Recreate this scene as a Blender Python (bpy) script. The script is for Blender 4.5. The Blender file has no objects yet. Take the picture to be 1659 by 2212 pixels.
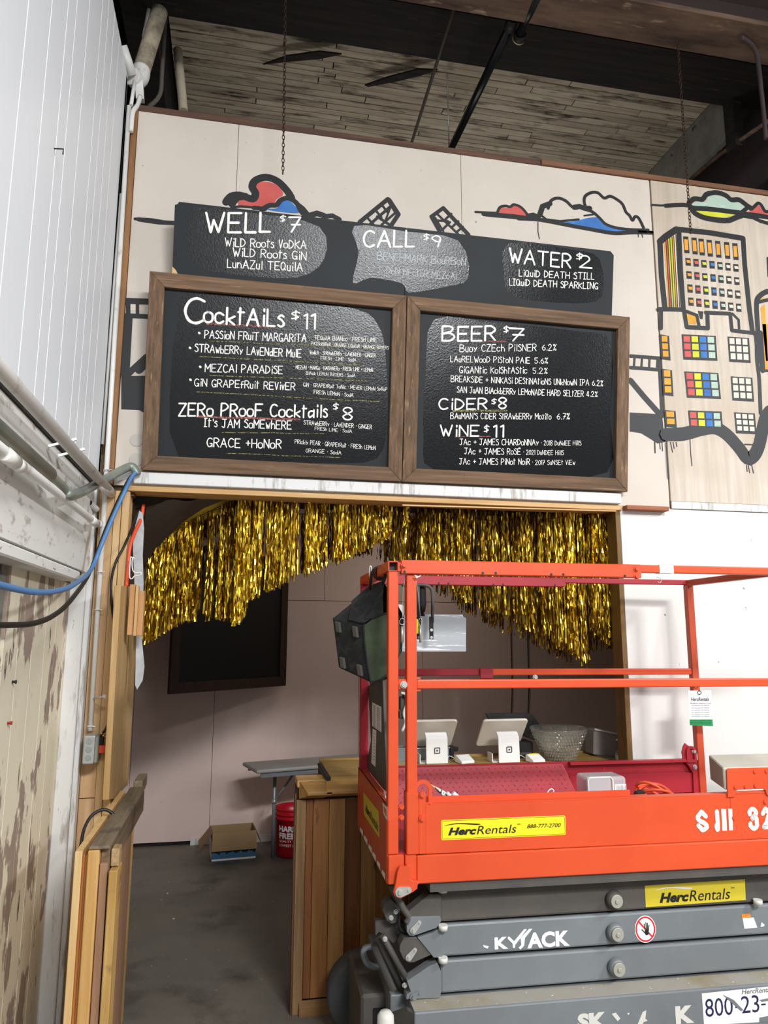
import bpy, bmesh, math, random
from mathutils import Vector, Matrix
random.seed(7)
sc = bpy.context.scene
COL = sc.collection

# ---------------- camera ----------------
IW, IH, FPX = 1659.0, 2212.0, 1570.0
CAMH, CAMD = 1.65, 3.538
PITCH, YAW, ROLL = math.radians(9.65), math.radians(11.3), math.radians(.19)
cam_d = bpy.data.cameras.new('camera'); cam = bpy.data.objects.new('camera', cam_d); COL.objects.link(cam)
cam_d.sensor_fit = 'HORIZONTAL'; cam_d.sensor_width = 36.0; cam_d.lens = 36.0 * FPX / IW
cam_d.clip_start = .05; cam_d.clip_end = 200
FW = Vector((math.sin(YAW) * math.cos(PITCH), math.cos(YAW) * math.cos(PITCH), math.sin(PITCH)))
RT0 = Vector((math.cos(YAW), -math.sin(YAW), 0)); UP0 = RT0.cross(FW)
RT = RT0 * math.cos(ROLL) + UP0 * math.sin(ROLL); UP = RT.cross(FW)
CP = Vector((0, -CAMD, CAMH))
cam.matrix_world = Matrix(((RT.x, UP.x, -FW.x, CP.x), (RT.y, UP.y, -FW.y, CP.y), (RT.z, UP.z, -FW.z, CP.z), (0, 0, 0, 1)))
sc.camera = cam

# ---------------- world, lamps, exposure ----------------
sc.view_settings.view_transform = 'Standard'; sc.view_settings.look = 'None'
sc.view_settings.gamma = 1; sc.view_settings.use_curve_mapping = False
sc.view_settings.exposure = 0.03
world = bpy.data.worlds.new('hall_light'); sc.world = world; world.use_nodes = True
bg = world.node_tree.nodes['Background']; bg.inputs[0].default_value = (.97, .98, 1, 1); bg.inputs[1].default_value = .62
def area(name, loc, target, sx, sy, power, col=(.975, .985, 1), spread=180):
    d = bpy.data.lights.new(name, 'AREA'); d.shape = 'RECTANGLE'; d.size = sx; d.size_y = sy; d.energy = power; d.color = col; d.spread = math.radians(spread)
    o = bpy.data.objects.new(name, d); COL.objects.link(o); o.location = loc
    o.rotation_euler = (Vector(target) - Vector(loc)).to_track_quat('-Z', 'Y').to_euler(); return o
area('high_bay_and_fill_lamp', (2.2, -6.7, 5.15), (1.7, -3.4, .0), 1.5, .4, 285, spread=150)
area('high_bay_and_fill_lamp', (1.1, -8.3, 5.5), (.6, -4.6, .0), 1.3,   .5, 150, spread=150)
area('high_bay_and_fill_lamp', (5.2, -3.6, 4.4), (3.2, -2.2, .0), .9, .5, 165, spread=150)  # fill added from the right to brighten the left wall
area('rear_ceiling_fill', (1.4, 2.2, 3.3), (1.3, 1.2, 5.5), 2.2, .6, 18, col=(1, .96, .90))  # added unseen fill behind the wall, brightens the ceiling boards
area('back_room_fill', (1.2, 1.7, 2.7), (.9, 2.0, 0), 1.4, .5, 7, col=(1, .88, .76))  # added unseen fill, lifts the dark back room

# ---------------- helpers ----------------
def ray(x, y): return FW + RT * ((x - IW / 2) / FPX) - UP * ((y - IH / 2) / FPX)
def onp(x, y, p0, n):
    d = ray(x, y); n = Vector(n); return CP + d * ((Vector(p0) - CP).dot(n) / d.dot(n))
def oy(x, y, Y=0.): return onp(x, y, (0, Y, 0), (0, 1, 0))
def ox(x, y, X): return onp(x, y, (X, 0, 0), (1, 0, 0))
def oz(x, y, Z): return onp(x, y, (0, 0, Z), (0, 0, 1))
def H(h):
    h = h.lstrip('#'); v = [int(h[i:i + 2], 16) / 255 for i in (0, 2, 4)]
    return tuple([(c / 12.92 if c <= .04045 else ((c + .055) / 1.055) ** 2.4) for c in v]) + (1,)

def newmat(name):
    m = bpy.data.materials.new(name); m.use_nodes = True
    return m, m.node_tree, m.node_tree.nodes['Principled BSDF']
def mat(name, col, rough=.6, metal=0., bump=0., bscale=60., var=0., vscale=6., rnd=0., stretch=(1, 1, 1), spec=None):
    """one colour with slight noise variation, fine bump and per object tone"""
    m, nt, b = newmat(name); N, L = nt.nodes, nt.links
    c = H(col) if isinstance(col, str) else tuple(col) + (1,)
    b.inputs['Base Color'].default_value = c; b.inputs['Roughness'].default_value = rough; b.inputs['Metallic'].default_value = metal
    if spec is not None: b.inputs['Specular IOR Level'].default_value = spec
    src = None
    if var or bump or rnd:
        tc = N.new('ShaderNodeTexCoord'); mp = N.new('ShaderNodeMapping'); mp.inputs['Scale'].default_value = stretch; L.new(tc.outputs['Object'], mp.inputs[0])
    if var:
        n = N.new('ShaderNodeTexNoise'); n.inputs['Scale'].default_value = vscale; n.inputs['Detail'].default_value = 6; L.new(mp.outputs[0], n.inputs[0])
        r = N.new('ShaderNodeMapRange'); r.inputs[1].default_value = .3; r.inputs[2].default_value = .7; r.inputs[3].default_value = 1 - var; r.inputs[4].default_value = 1 + var * .6
        L.new(n.outputs[0], r.inputs[0]); src = r.outputs[0]
    if rnd:
        oi = N.new('ShaderNodeObjectInfo'); r2 = N.new('ShaderNodeMapRange'); r2.inputs[3].default_value = 1 - rnd; r2.inputs[4].default_value = 1 + rnd
        L.new(oi.outputs['Random'], r2.inputs[0])
        if src:
            mu = N.new('ShaderNodeMath'); mu.operation = 'MULTIPLY'; L.new(src, mu.inputs[0]); L.new(r2.outputs[0], mu.inputs[1]); src = mu.outputs[0]
        else: src = r2.outputs[0]
    if src:
        vm = N.new('ShaderNodeVectorMath'); vm.operation = 'SCALE'; vm.inputs[0].default_value = c[:3]; L.new(src, vm.inputs['Scale']); L.new(vm.outputs[0], b.inputs['Base Color'])
    if bump:
        n2 = N.new('ShaderNodeTexNoise'); n2.inputs['Scale'].default_value = bscale; n2.inputs['Detail'].default_value = 5; L.new(mp.outputs[0], n2.inputs[0])
        bp = N.new('ShaderNodeBump'); bp.inputs['Strength'].default_value = bump; bp.inputs['Distance'].default_value = .01; L.new(n2.outputs[0], bp.inputs['Height']); L.new(bp.outputs[0], b.inputs['Normal'])
    return m
def mat_mix(name, layers, rough=.7, bump=.3, base=None, rnd=0., metal=0., rough2=None):
    """layers: (colour, noise scale, stretch, threshold, softness, detail) painted over base by noise masks"""
    m, nt, b = newmat(name); N, L = nt.nodes, nt.links
    tc = N.new('ShaderNodeTexCoord'); cur = None; last = None; cc = H(base)
    if rnd:
        oi = N.new('ShaderNodeObjectInfo'); va = N.new('ShaderNodeVectorMath'); va.operation = 'SCALE'; va.inputs[0].default_value = (17, 31, 23); L.new(oi.outputs['Random'], va.inputs['Scale'])
        ad = N.new('ShaderNodeVectorMath'); ad.operation = 'ADD'; L.new(tc.outputs['Object'], ad.inputs[0]); L.new(va.outputs[0], ad.inputs[1]); co = ad.outputs[0]
    else: co = tc.outputs['Object']
    for k, (col, s, st, th, so, de) in enumerate(layers):
        mp = N.new('ShaderNodeMapping'); mp.inputs['Scale'].default_value = st; mp.inputs['Location'].default_value = (k * 3.1, k * 1.7, k * 5.3); L.new(co, mp.inputs[0])
        n = N.new('ShaderNodeTexNoise'); n.inputs['Scale'].default_value = s; n.inputs['Detail'].default_value = de; n.inputs['Roughness'].default_value = .62; L.new(mp.outputs[0], n.inputs[0])
        r = N.new('ShaderNodeMapRange'); r.inputs[1].default_value = th - so; r.inputs[2].default_value = th + so; L.new(n.outputs[0], r.inputs[0])
        mx = N.new('ShaderNodeMix'); mx.data_type = 'RGBA'; L.new(r.outputs[0], mx.inputs[0])
        if cur is None: mx.inputs[6].default_value = cc
        else: L.new(cur, mx.inputs[6])
        mx.inputs[7].default_value = H(col); cur = mx.outputs[2]; last = r.outputs[0]
        if k == 0: first = r.outputs[0]
    if rnd:
        r2 = N.new('ShaderNodeMapRange'); r2.inputs[3].default_value = 1 - rnd; r2.inputs[4].default_value = 1 + rnd; L.new(oi.outputs['Random'], r2.inputs[0])
        vm = N.new('ShaderNodeVectorMath'); vm.operation = 'SCALE'; L.new(cur, vm.inputs[0]); L.new(r2.outputs[0], vm.inputs['Scale']); cur = vm.outputs[0]
    L.new(cur, b.inputs['Base Color']); b.inputs['Roughness'].default_value = rough; b.inputs['Metallic'].default_value = metal
    if rough2 is not None:
        rr = N.new('ShaderNodeMapRange'); rr.inputs[3].default_value = rough; rr.inputs[4].default_value = rough2; L.new(first, rr.inputs[0]); L.new(rr.outputs[0], b.inputs['Roughness'])
    if bump:
        bp = N.new('ShaderNodeBump'); bp.inputs['Strength'].default_value = bump; bp.inputs['Distance'].default_value = .006; bp.invert = True
        L.new(last, bp.inputs['Height']); L.new(bp.outputs[0], b.inputs['Normal'])
    return m
def wood(name, c1, c2, axis='x', rough=.7, rnd=.15, dirt=None, fine=1.):
    s = {'x': (1.2, 26, 26), 'y': (26, 1.2, 26), 'z': (26, 26, 1.2)}[axis]
    s2 = {'x': (.5, 5, 5), 'y': (5, .5, 5), 'z': (5, 5, .5)}[axis]
    ls = [(c2, 2.2 * fine, s, .5, .22, 4), (c2, 3 * fine, s2, .6, .15, 3)]
    if dirt: ls.append((dirt, 5, (1, 1, 1), .64, .08, 5))
    return mat_mix(name, ls, rough, .25, c1, rnd)
def glass(name, col=(1, 1, 1), rough=.03, alpha=.25, bump=0.):
    m, nt, b = newmat(name)
    b.inputs['Base Color'].default_value = tuple(col) + (1,); b.inputs['Roughness'].default_value = rough
    b.inputs['Transmission Weight'].default_value = 1 - alpha; b.inputs['IOR'].default_value = 1.3
    return m

def smooth(pts, k=4, closed=False):
    P = [Vector(p) for p in pts]; n = len(P); out = []
    if n < 3: return P
    rng = range(n if closed else n - 1)
    for i in rng:
        if closed: a, b_, c, d = P[(i - 1) % n], P[i], P[(i + 1) % n], P[(i + 2) % n]
        else: a, b_, c, d = P[max(i - 1, 0)], P[i], P[i + 1], P[min(i + 2, n - 1)]
        for j in range(k):
            t = j / k
            out.append(.5 * ((2 * b_) + (c - a) * t + (2 * a - 5 * b_ + 4 * c - d) * t * t + (3 * b_ - a - 3 * c + d) * t ** 3))
    if not closed: out.append(P[-1])
    return out

class MB:
    def __init__(s): s.v = []; s.f = []; s.mi = []; s.sm = []; s.m = 0
    def _f(s, idx, sm=False): s.f.append(idx); s.mi.append(s.m); s.sm.append(sm)
    def add(s, vs, fs, sm=False):
        o = len(s.v); s.v += [Vector(v) for v in vs]
        for f in fs: s._f([o + i for i in f], sm)
        return s
    def box(s, x0, x1, y0, y1, z0, z1):
        return s.add([(x0, y0, z0), (x1, y0, z0), (x1, y1, z0), (x0, y1, z0), (x0, y0, z1), (x1, y0, z1), (x1, y1, z1), (x0, y1, z1)],
                     [(0, 3, 2, 1), (4, 5, 6, 7), (0, 1, 5, 4), (1, 2, 6, 5), (2, 3, 7, 6), (3, 0, 4, 7)])
    def bar(s, p, q, w, h, up=(0, 0, 1)):
        p, q, up = Vector(p), Vector(q), Vector(up); d = (q - p).normalized()
        a = d.cross(up)
        if a.length < 1e-5: a = d.cross(Vector((0, 1, 0)))
        a.normalize(); b = a.cross(d).normalized(); a *= w / 2; b *= h / 2
        return s.add([p - a - b, p + a - b, p + a + b, p - a + b, q - a - b, q + a - b, q + a + b, q - a + b],
                     [(0, 1, 2, 3), (7, 6, 5, 4), (0, 4, 5, 1), (1, 5, 6, 2), (2, 6, 7, 3), (3, 7, 4, 0)])
    def tube(s, pts, r, n=10, caps=True, closed=False, squash=None):
        P = [Vector(p) for p in pts]; m = len(P); o = len(s.v); u = None; R = r if isinstance(r, (list, tuple)) else [r] * m
        for i, p in enumerate(P):
            if closed: t = P[(i + 1) % m] - P[i - 1]
            else: t = P[min(i + 1, m - 1)] - P[max(i - 1, 0)]
            t = t.normalized() if t.length > 1e-9 else Vector((0, 0, 1))
            if u is None:
                u = t.cross(Vector((0, 0, 1)));
                if u.length < .1: u = t.cross(Vector((0, 1, 0)))
                u.normalize()
            else: u = (u - t * u.dot(t)).normalized()
            w = t.cross(u)
            for k in range(n):
                a = 2 * math.pi * k / n; s.v.append(p + u * (math.cos(a) * R[i]) + w * (math.sin(a) * R[i]))
        for i in range(m if closed else m - 1):
            j = (i + 1) % m
            for k in range(n): s._f([o + i * n + k, o + i * n + (k + 1) % n, o + j * n + (k + 1) % n, o + j * n + k], True)
        if caps and not closed: s._f([o + k for k in range(n)][::-1]); s._f([o + (m - 1) * n + k for k in range(n)])
        return s
    def cyl(s, p, q, r, n=16, r2=None): return s.tube([p, q], [r, r if r2 is None else r2], n)
    def prism(s, pts, vec):
        P = [Vector(p) for p in pts]; vec = Vector(vec); n = len(P); o = len(s.v); s.v += P + [p + vec for p in P]
        s._f([o + i for i in range(n)]); s._f([o + n + i for i in range(n)][::-1])
        for i in range(n): j = (i + 1) % n; s._f([o + i, o + n + i, o + n + j, o + j])
        return s
    def poly(s, pts): return s.add(pts, [list(range(len(pts)))])
    def lathe(s, prof, c=(0, 0, 0), n=24, M=None, rib=0.):
        o = len(s.v); c = Vector(c)
        for i, (r, z) in enumerate(prof):
            for k in range(n):
                a = 2 * math.pi * k / n; rr = r * (1 + (rib if (k + i) % 2 else -rib)); v = Vector((rr * math.cos(a), rr * math.sin(a), z))
                if M: v = M @ v
                s.v.append(v + c)
        for i in range(len(prof) - 1):
            for k in range(n): s._f([o + i * n + k, o + i * n + (k + 1) % n, o + (i + 1) * n + (k + 1) % n, o + (i + 1) * n + k], rib == 0)
        return s
    def stroke(s, pts, w, nrm, seg=8, round_=True):
        """flat painted stroke: mitred strip, split at sharp corners, each strip a hair above the last"""
        nrm = Vector(nrm).normalized(); P = []; W = []
        ww = list(w) if isinstance(w, (list, tuple)) else [w] * len(pts)
        for p, q in zip(pts, ww):
            p = Vector(p)
            if not P or (p - P[-1]).length > 1e-5: P.append(p); W.append(q)
        if len(P) < 2: P = [P[0], P[0] + nrm.orthogonal().normalized() * 2e-4]; W = [W[0]] * 2
        T = [(P[i + 1] - P[i]).normalized() for i in range(len(P) - 1)]
        runs = [[0]]
        for i in range(1, len(P) - 1):
            runs[-1].append(i)
            if T[i - 1].dot(T[i]) < .35: runs.append([i])
        runs[-1].append(len(P) - 1)
        for r in runs:
            s.lift = getattr(s, 'lift', 0) + 1; up = nrm * (3e-5 * (s.lift % 9)); o = len(s.v); L = []; R = []
            for k, i in enumerate(r):
                if k == 0: t = T[r[0]]; m = 1
                elif k == len(r) - 1: t = T[i - 1]; m = 1
                else: t = (T[i - 1] + T[i]).normalized(); m = min(1.5, 1 / max(.3, t.dot(T[i])))
                a = nrm.cross(t) * (W[i] / 2 * m); L.append(P[i] - a + up); R.append(P[i] + a + up)
            n = len(r); s.v += L + R
            for k in range(n - 1): s._f([o + k, o + k + 1, o + n + k + 1, o + n + k])
            if round_:
                for i, t, sg, e0, e1 in ((r[0], T[r[0]], -1, o, o + n), (r[-1], T[r[-1] - 1], 1, o + 2 * n - 1, o + n - 1)):
                    a = nrm.cross(t) * (W[i] / 2); b = t * (W[i] / 2) * sg; q = len(s.v); h = max(2, seg // 2)
                    st, en = (e0, e1)
                    c0 = -1 if sg < 0 else 1
                    for k in range(1, h): an = math.pi * k / h; s.v.append(P[i] + up + a * (c0 * math.cos(an)) + b * math.sin(an))
                    s._f([st] + list(range(q, q + h - 1)) + [en])
        return s
    def append(s, o, M=None):
        k = len(s.v); s.v += [(M @ v if M else v.copy()) for v in o.v]
        for f, mi, sm in zip(o.f, o.mi, o.sm): s.f.append([k + i for i in f]); s.mi.append(mi); s.sm.append(sm)
        return s
WM = {}
def wm(o): return WM.get(o, Matrix.Identity(4))
def mesh(name, mb, mats, M=None, bevel=0., seg=1):
    me = bpy.data.meshes.new(name); me.from_pydata([(M @ v if M else v) for v in mb.v], [], mb.f)
    for m in (mats if isinstance(mats, (list, tuple)) else [mats]): me.materials.append(m)
    me.polygons.foreach_set('material_index', mb.mi); me.polygons.foreach_set('use_smooth', mb.sm)
    if bevel:
        bm = bmesh.new(); bm.from_mesh(me); bmesh.ops.remove_doubles(bm, verts=bm.verts, dist=1e-5)
        es = [e for e in bm.edges if len(e.link_faces) == 2 and e.calc_face_angle(0) > .7]
        bmesh.ops.bevel(bm, geom=es, offset=bevel, segments=seg, affect='EDGES', profile=.5, clamp_overlap=True); bm.to_mesh(me); bm.free()
    me.update(); return me
def tagp(o, label=None, cat=None, group=None, kind=None):
    if label: o['label'] = label
    if cat: o['category'] = cat
    if group: o['group'] = group
    if kind: o['kind'] = kind
    return o
def add(name, mb, mats, parent=None, F=None, bevel=0., seg=1, **kw):
    """mesh authored in frame F (world when None) linked under parent"""
    if parent is None:
        W = [(F @ v if F else v) for v in mb.v]
        b = Vector(((min(v.x for v in W) + max(v.x for v in W)) / 2, (min(v.y for v in W) + max(v.y for v in W)) / 2, min(v.z for v in W)))
        if F: P = Matrix.Translation(F.inverted() @ b); M = P.inverted(); bas = F @ P
        else: M = Matrix.Translation(-b); bas = Matrix.Translation(b)
    else: M = wm(parent).inverted() @ (F or Matrix.Identity(4)); bas = Matrix.Identity(4)
    o = bpy.data.objects.new(name, mesh(name, mb, mats, M, bevel, seg)); COL.objects.link(o)
    if parent is None: o.matrix_basis = bas; WM[o] = bas
    else: o.parent = parent; WM[o] = wm(parent)
    return tagp(o, **kw)
def thing(name, loc, rz=0., label=None, cat=None, group=None, kind=None, M=None):
    o = bpy.data.objects.new(name, None); COL.objects.link(o); o.empty_display_size = .1
    M = M or Matrix.Translation(Vector(loc)) @ Matrix.Rotation(rz, 4, 'Z'); o.matrix_basis = M; WM[o] = M
    return tagp(o, label, cat, group, kind)
def copy_tree(o, M, parent=None):
    c = o.copy(); COL.objects.link(c)
    if parent: c.parent = parent
    else: c.matrix_basis = M; WM[c] = M
    for ch in [x for x in COL.objects if x.parent == o]: copy_tree(ch, None, c)
    return c
class PL:
    """a plane in the world with its own u, v axes; px() takes a sighting on it"""
    def __init__(s, o, u, v):
        s.o = Vector(o); s.u = Vector(u).normalized(); v = Vector(v); s.n = s.u.cross(v).normalized(); s.v = s.n.cross(s.u)
    def px(s, x, y): p = onp(x, y, s.o, s.n) - s.o; return (p.dot(s.u), p.dot(s.v))
    def pt(s, u, v, d=0.): return s.o + s.u * u + s.v * v + s.n * d
    def P(s, pts, d=0.): return [s.pt(*s.px(x, y), d) for x, y in pts]

# hand lettering: brush strokes on a 6 x 8 grid
GL = dict(A='00 38 60|13 53', B='08 00|~08 38 57 45 04|~04 44 62 40 00', C='~57 38 17 04 11 30 51', D='08 00|~08 37 54 31 00', E='08 00 50|08 58|04 44', F='00 08 58|04 44',
    G='~57 38 17 04 11 30 52|33 53 50', H='08 00|58 50|04 54', I='08 38|18 10|00 30', J='~38 32 20 01|08 58', K='08 00|57 04|14 50', L='08 00 40', M='00 08 33 68 60', N='00 08 50 58',
    O='~28 06 02 20 42 46 28', P='00 08|~08 38 56 34 03', Q='~28 06 02 20 42 46 28|32 50', R='00 08|~08 38 56 34 04|24 50', S='~47 28 06 25 43 41 20 01', T='08 68|38 30', U='~08 02 20 42 48',
    V='08 20 48', W='08 20 35 50 78', X='08 50|58 00', Y='08 24 48|24 20', Z='08 58 00 50')
GL.update({'0': '~28 06 02 20 42 46 28', '1': '07 18 10', '2': '~06 18 38 46 34 00|00 50', '3': '~07 28 46 24|~24 43 41 20 01', '4': '28 02 42|38 30', '5': '48 08 05|~05 34 42 20 01',
    '6': '~37 15 03 11 20 41 43 24 04', '7': '08 48 10|14 44', '8': '~24 06 18 38 46 24 02 10 30 42 24', '9': '~44 24 06 28 47 44|46 30', '$': '~46 27 05 33 32 11 01|28 20',
    '%': '~18 07 16 27 18|48 00|~32 21 30 41 32', '+': '04 44|26 22', '*': '14 15', "'": '18 16', '.': '10 11', '-': '04 34', '^': '08 00 50|08 58|04 44|29 49',
    'i': '15 10|17 18', 'l': '18 10', 'k': '08 00|44 02|12 40', 'h': '08 00|~03 25 43 40', 'n': '05 00|~03 25 43 40', 't': '18 10|06 36', 'b': '08 00|~04 34 42 30 01', 'u': '~05 01 20 31 35|35 30',
    'o': '~25 04 01 20 41 44 25', 'c': '~44 25 04 01 20 41', 'r': '05 00|~03 25 34', 'e': '~02 42 35 15 03 01 20 41', 'd': '48 40|~44 14 02 10 31 42', 'y': '05 22|45 10', 'f': '~37 27 16 10|04 34',
    'm': '05 00|~04 25 33 30|~33 45 63 60', 'g': '~44 14 02 11 42|45 40 10', 'a': '~44 14 02 10 42|45 40'})
def lettering(mb, pl, text, a, b, hpx, w=.1, d=.0012, jit=.25):
    """text on plane pl from sight a to sight b (baseline), cap height about hpx sight pixels"""
    ua, va = pl.px(*a); ub, vb = pl.px(*b); um, vm = pl.px(a[0], a[1] - hpx); h = abs(vm - va)
    x = 0; runs = []
    for ch in text:
        if ch == ' ': x += 4.3; continue
        k, s = ch, 1.
        if ch not in GL: k, s = ch.upper(), .7
        g = GL[k]; ws = 0; st = []
        for part in g.split('|'):
            cv = part.startswith('~'); pts = [(int(q[0]), int(q[1])) for q in part.strip('~').split()]
            ws = max(ws, max(p[0] for p in pts)); st.append((cv, pts))
        runs.append((x, s, st)); x += ws * s + 1.75
    tot = x - 1.75; L = math.hypot(ub - ua, vb - va); sx = L / tot; sy = h / 8.; dx, dy = (ub - ua) / L, (vb - va) / L
    for x0, s, st in runs:
        jy = random.uniform(-jit, jit)
        for cv, pts in st:
            q = [Vector(((x0 + px_ * s) * sx, (py_ * s + jy) * sy, 0)) for px_, py_ in pts]
            if cv: q = smooth(q, 3)
            P = [pl.pt(ua + v.x * dx, va + v.x * dy + v.y, d) for v in q]
            n = len(P); mb.stroke(P, [h * w * random.uniform(.85, 1.1) for _ in P], pl.n, 6)
def printed(mb, pl, text, u0, v0, width, height, bold=0., shear=0., d=.001, space=1., rot=0.):
    """machine lettering filling a u,v box on a plane"""
    c = bpy.data.curves.new('t', 'FONT'); c.body = text; c.size = 1; c.offset = bold; c.shear = shear; c.resolution_u = 3; c.space_character = space
    o = bpy.data.objects.new('t', c); me = bpy.data.meshes.new_from_object(o)
    xs = [v.co.x for v in me.vertices]; ys = [v.co.y for v in me.vertices]; x0, x1, y0, y1 = min(xs), max(xs), min(ys), max(ys); cr, sr = math.cos(rot), math.sin(rot)
    def f(v):
        a = (v.co.x - x0) / (x1 - x0) * width; b = (v.co.y - y0) / (y1 - y0) * height; return pl.pt(u0 + a * cr - b * sr, v0 + a * sr + b * cr, d)
    mb.add([f(v) for v in me.vertices], [tuple(p.vertices) for p in me.polygons])
    bpy.data.objects.remove(o); bpy.data.meshes.remove(me); bpy.data.curves.remove(c)
# ---------------- materials ----------------
M_ = {}
M_['cream'] = mat_mix('cream_wall_paint', [('#c9bfb2', 1.3, (1, 1, 1), .55, .2, 5), ('#8f867c', 30, (1, 1, 1), .74, .02, 2)], .75, 0, '#d6ccc0')
M_['ply_white'] = mat_mix('whitewashed_plywood', [('#bdae9c', 3, (14, 14, .6), .55, .2, 4), ('#b5a48f', .9, (1, 1, 1), .55, .15, 4)], .75, .05, '#d3c8b9')
M_['white'] = mat_mix('white_wall_panel', [('#d2d0ca', 1, (1, 1, 1), .58, .2, 4), ('#8b8780', 26, (1, 1, 1), .76, .02, 2)], .55, 0, '#dedcd7')
M_['metal_white'] = mat('white_sheet_metal', '#eef1f5', .42, .0, var=.05, vscale=1.2, stretch=(1, 1, .3))
M_['rough_white'] = mat_mix('rough_white_painted_timber', [('#b9b2a8', 9, (1, 1, 2.2), .6, .04, 8), ('#6d6157', 12, (1, .6, 2.5), .68, .03, 8)], .8, .7, '#e4e2dc')
M_['peel'] = mat_mix('peeling_cream_paint_on_planks', [('#d6ccb6', 2, (1, 1, .5), .5, .2, 5), ('#9b897a', 4.2, (1, 1.3, .6), .56, .012, 9), ('#695648', 9, (1, 2.2, .5), .64, .02, 8)], .85, .5, '#eae0c6')
M_['old_white'] = mat_mix('worn_white_trim_paint', [('#a9a49c', 8, (4, 4, .6), .6, .06, 7), ('#5f564e', 16, (4, 4, .6), .7, .02, 7)], .75, .5, '#dcdcda')
M_['pink'] = mat_mix('pale_pink_wall', [('#dac4bb', 1.1, (1, 1, 1), .55, .25, 4), ('#6d5a50', 40, (1, 1, 1), .77, .01, 2)], .8, 0, '#e6cfc6')
M_['floor'] = mat_mix('worn_dark_concrete', [('#7c766b', 1.4, (1, 1, 1), .5, .18, 7), ('#4a453f', 3, (1, 1, 1), .62, .1, 7), ('#b0a999', 24, (1, 1, 1), .72, .02, 3)], .6, .35, '#67625a')
M_['planks'] = mat_mix('sooty_whitewashed_boards', [('#a0937f', 3, (.5, 5, 5), .5, .15, 6), ('#3b322b', 4.5, (.6, 3, 3), .6, .07, 7), ('#4a3426', 2, (1, 1.5, 1), .66, .06, 5)], .85, .3, '#c2b6a2', .13)
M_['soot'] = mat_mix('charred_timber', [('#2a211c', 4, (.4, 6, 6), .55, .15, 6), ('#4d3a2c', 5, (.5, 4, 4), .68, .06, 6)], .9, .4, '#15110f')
M_['steel_maroon'] = mat_mix('maroon_painted_steel', [('#43352f', 2, (.6, 2, 2), .55, .2, 6), ('#5d3d2a', 8, (.7, 1, 1), .68, .04, 6)], .75, .2, '#3a3134')
M_['flange'] = mat_mix('rusty_flange_steel', [('#3a2a22', 3, (.5, 3, 3), .52, .12, 7), ('#a08670', 7, (.6, 2, 2), .66, .05, 6)], .8, .3, '#6f5846')
M_['conc'] = mat_mix('grey_cement_board', [('#6d6a63', 6, (1, 1, 1), .5, .2, 8), ('#2c2a28', 10, (1, 1, 1), .66, .03, 8)], .9, .5, '#8d8a82')
M_['pine'] = wood('fresh_pine', '#dfc190', '#c9a06a', 'z', .6, .08)
M_['pine_x'] = wood('fresh_pine_lengthwise', '#dcb882', '#bf9258', 'x', .6, .06)
M_['pine_y'] = wood('fresh_pine_depthwise', '#c9aa78', '#8f7650', 'y', .65, .08, '#6b5b45')
M_['ply'] = wood('tan_plywood', '#d3b288', '#b99368', 'z', .6, .05, fine=.6)
M_['ply_dark'] = mat_mix('stained_jamb_plywood', [('#5e4420', 6, (6, 6, .8), .5, .2, 5)], .6, .1, '#7c5c2c')
M_['brown_wood'] = wood('brown_old_wood', '#7d5636', '#4c3423', 'z', .75, .05)
M_['brown_x'] = wood('brown_old_wood_lengthwise', '#6b4a36', '#46312a', 'x', .8, .05)
M_['redwood'] = wood('bare_redwood', '#a8623a', '#7c4326', 'x', .6, .05)
M_['black'] = mat('matt_black', '#0a0a0b', .6)
M_['void'] = mat('void_shade_dark', '#1c1714', .9)  # near-black colour stands in for the shade of recesses and voids

# ---------------- setting ----------------
def S(name, mb, m, parent=None, **kw): return add(name, mb, m, parent, **(dict(kind='structure') if parent is None else {}), **kw)
S('floor', MB().box(-4, 7, -7, 4, -.1, 0), M_['floor'])
XL, ZT, ZH = -.66, 4.317, 2.343
# front wall: sheets on a stud core
wf = thing('wall_front', (0, 0, 0), kind='structure')
core = MB().box(-.63, 4.8, .018, .10, ZH + .02, 4.3); core.box(2.0, 4.8, .018, .10, 0, ZH + .02)
S('stud_core', core, M_['ply'], wf)
for a, b in ((-.592, -.085), (-.083, 1.139), (1.141, 2.304)): S('wall_panel', MB().box(a, b, 0, .016, 2.345, ZT), M_['cream'], wf, bevel=.0012)
mural_p = S('mural_panel', MB().box(2.31, 4.8, -.006, .016, 2.382, ZT), M_['ply_white'], wf, bevel=.002)
S('lower_panel', MB().box(2.0, 2.305, 0, .016, 2.31, 2.343), M_['white'], wf)
S('lower_panel', MB().box(2.004, 3.2, -.002, .016, 0, 2.338), M_['white'], wf, bevel=.0015)
S('lower_panel', MB().box(3.203, 4.8, -.002, .016, 0, 2.338), M_['white'], wf, bevel=.0015)
S('joint_strip', MB().box(2.31, 4.8, -.012, .0, 2.340, 2.38), M_['old_white'], wf, bevel=.002)
S('trim_1', MB().box(-.622, 1.62, -.004, .06, ZT, ZT + .035), M_['brown_x'], bevel=.003)
S('trim_2', MB().box(1.62, 4.8, -.014, .06, ZT + .002, ZT + .034), wood('tan_cap_strip', '#8a5f40', '#6c4a34', 'x', .7), bevel=.003)
S('trim_3', MB().box(-.622, -.594, -.012, .03, 2.345, ZT), wood('honey_corner_strip', '#a8794a', '#80562f', 'z', .55), bevel=.002)
S('trim_4', MB().box(-.50, 2.0, -.03, .0, 2.352, 2.409), M_['old_white'], bevel=.003)
hd = S('trim_5', MB().box(-.53, 2.01, -.014, .13, 2.318, ZH), M_['pine_x'], bevel=.002)
S('trim_6', MB().bar((.80, -.005, 2.300), (1.97, -.012, 2.312), .02, .007), M_['pine_x'])
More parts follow.
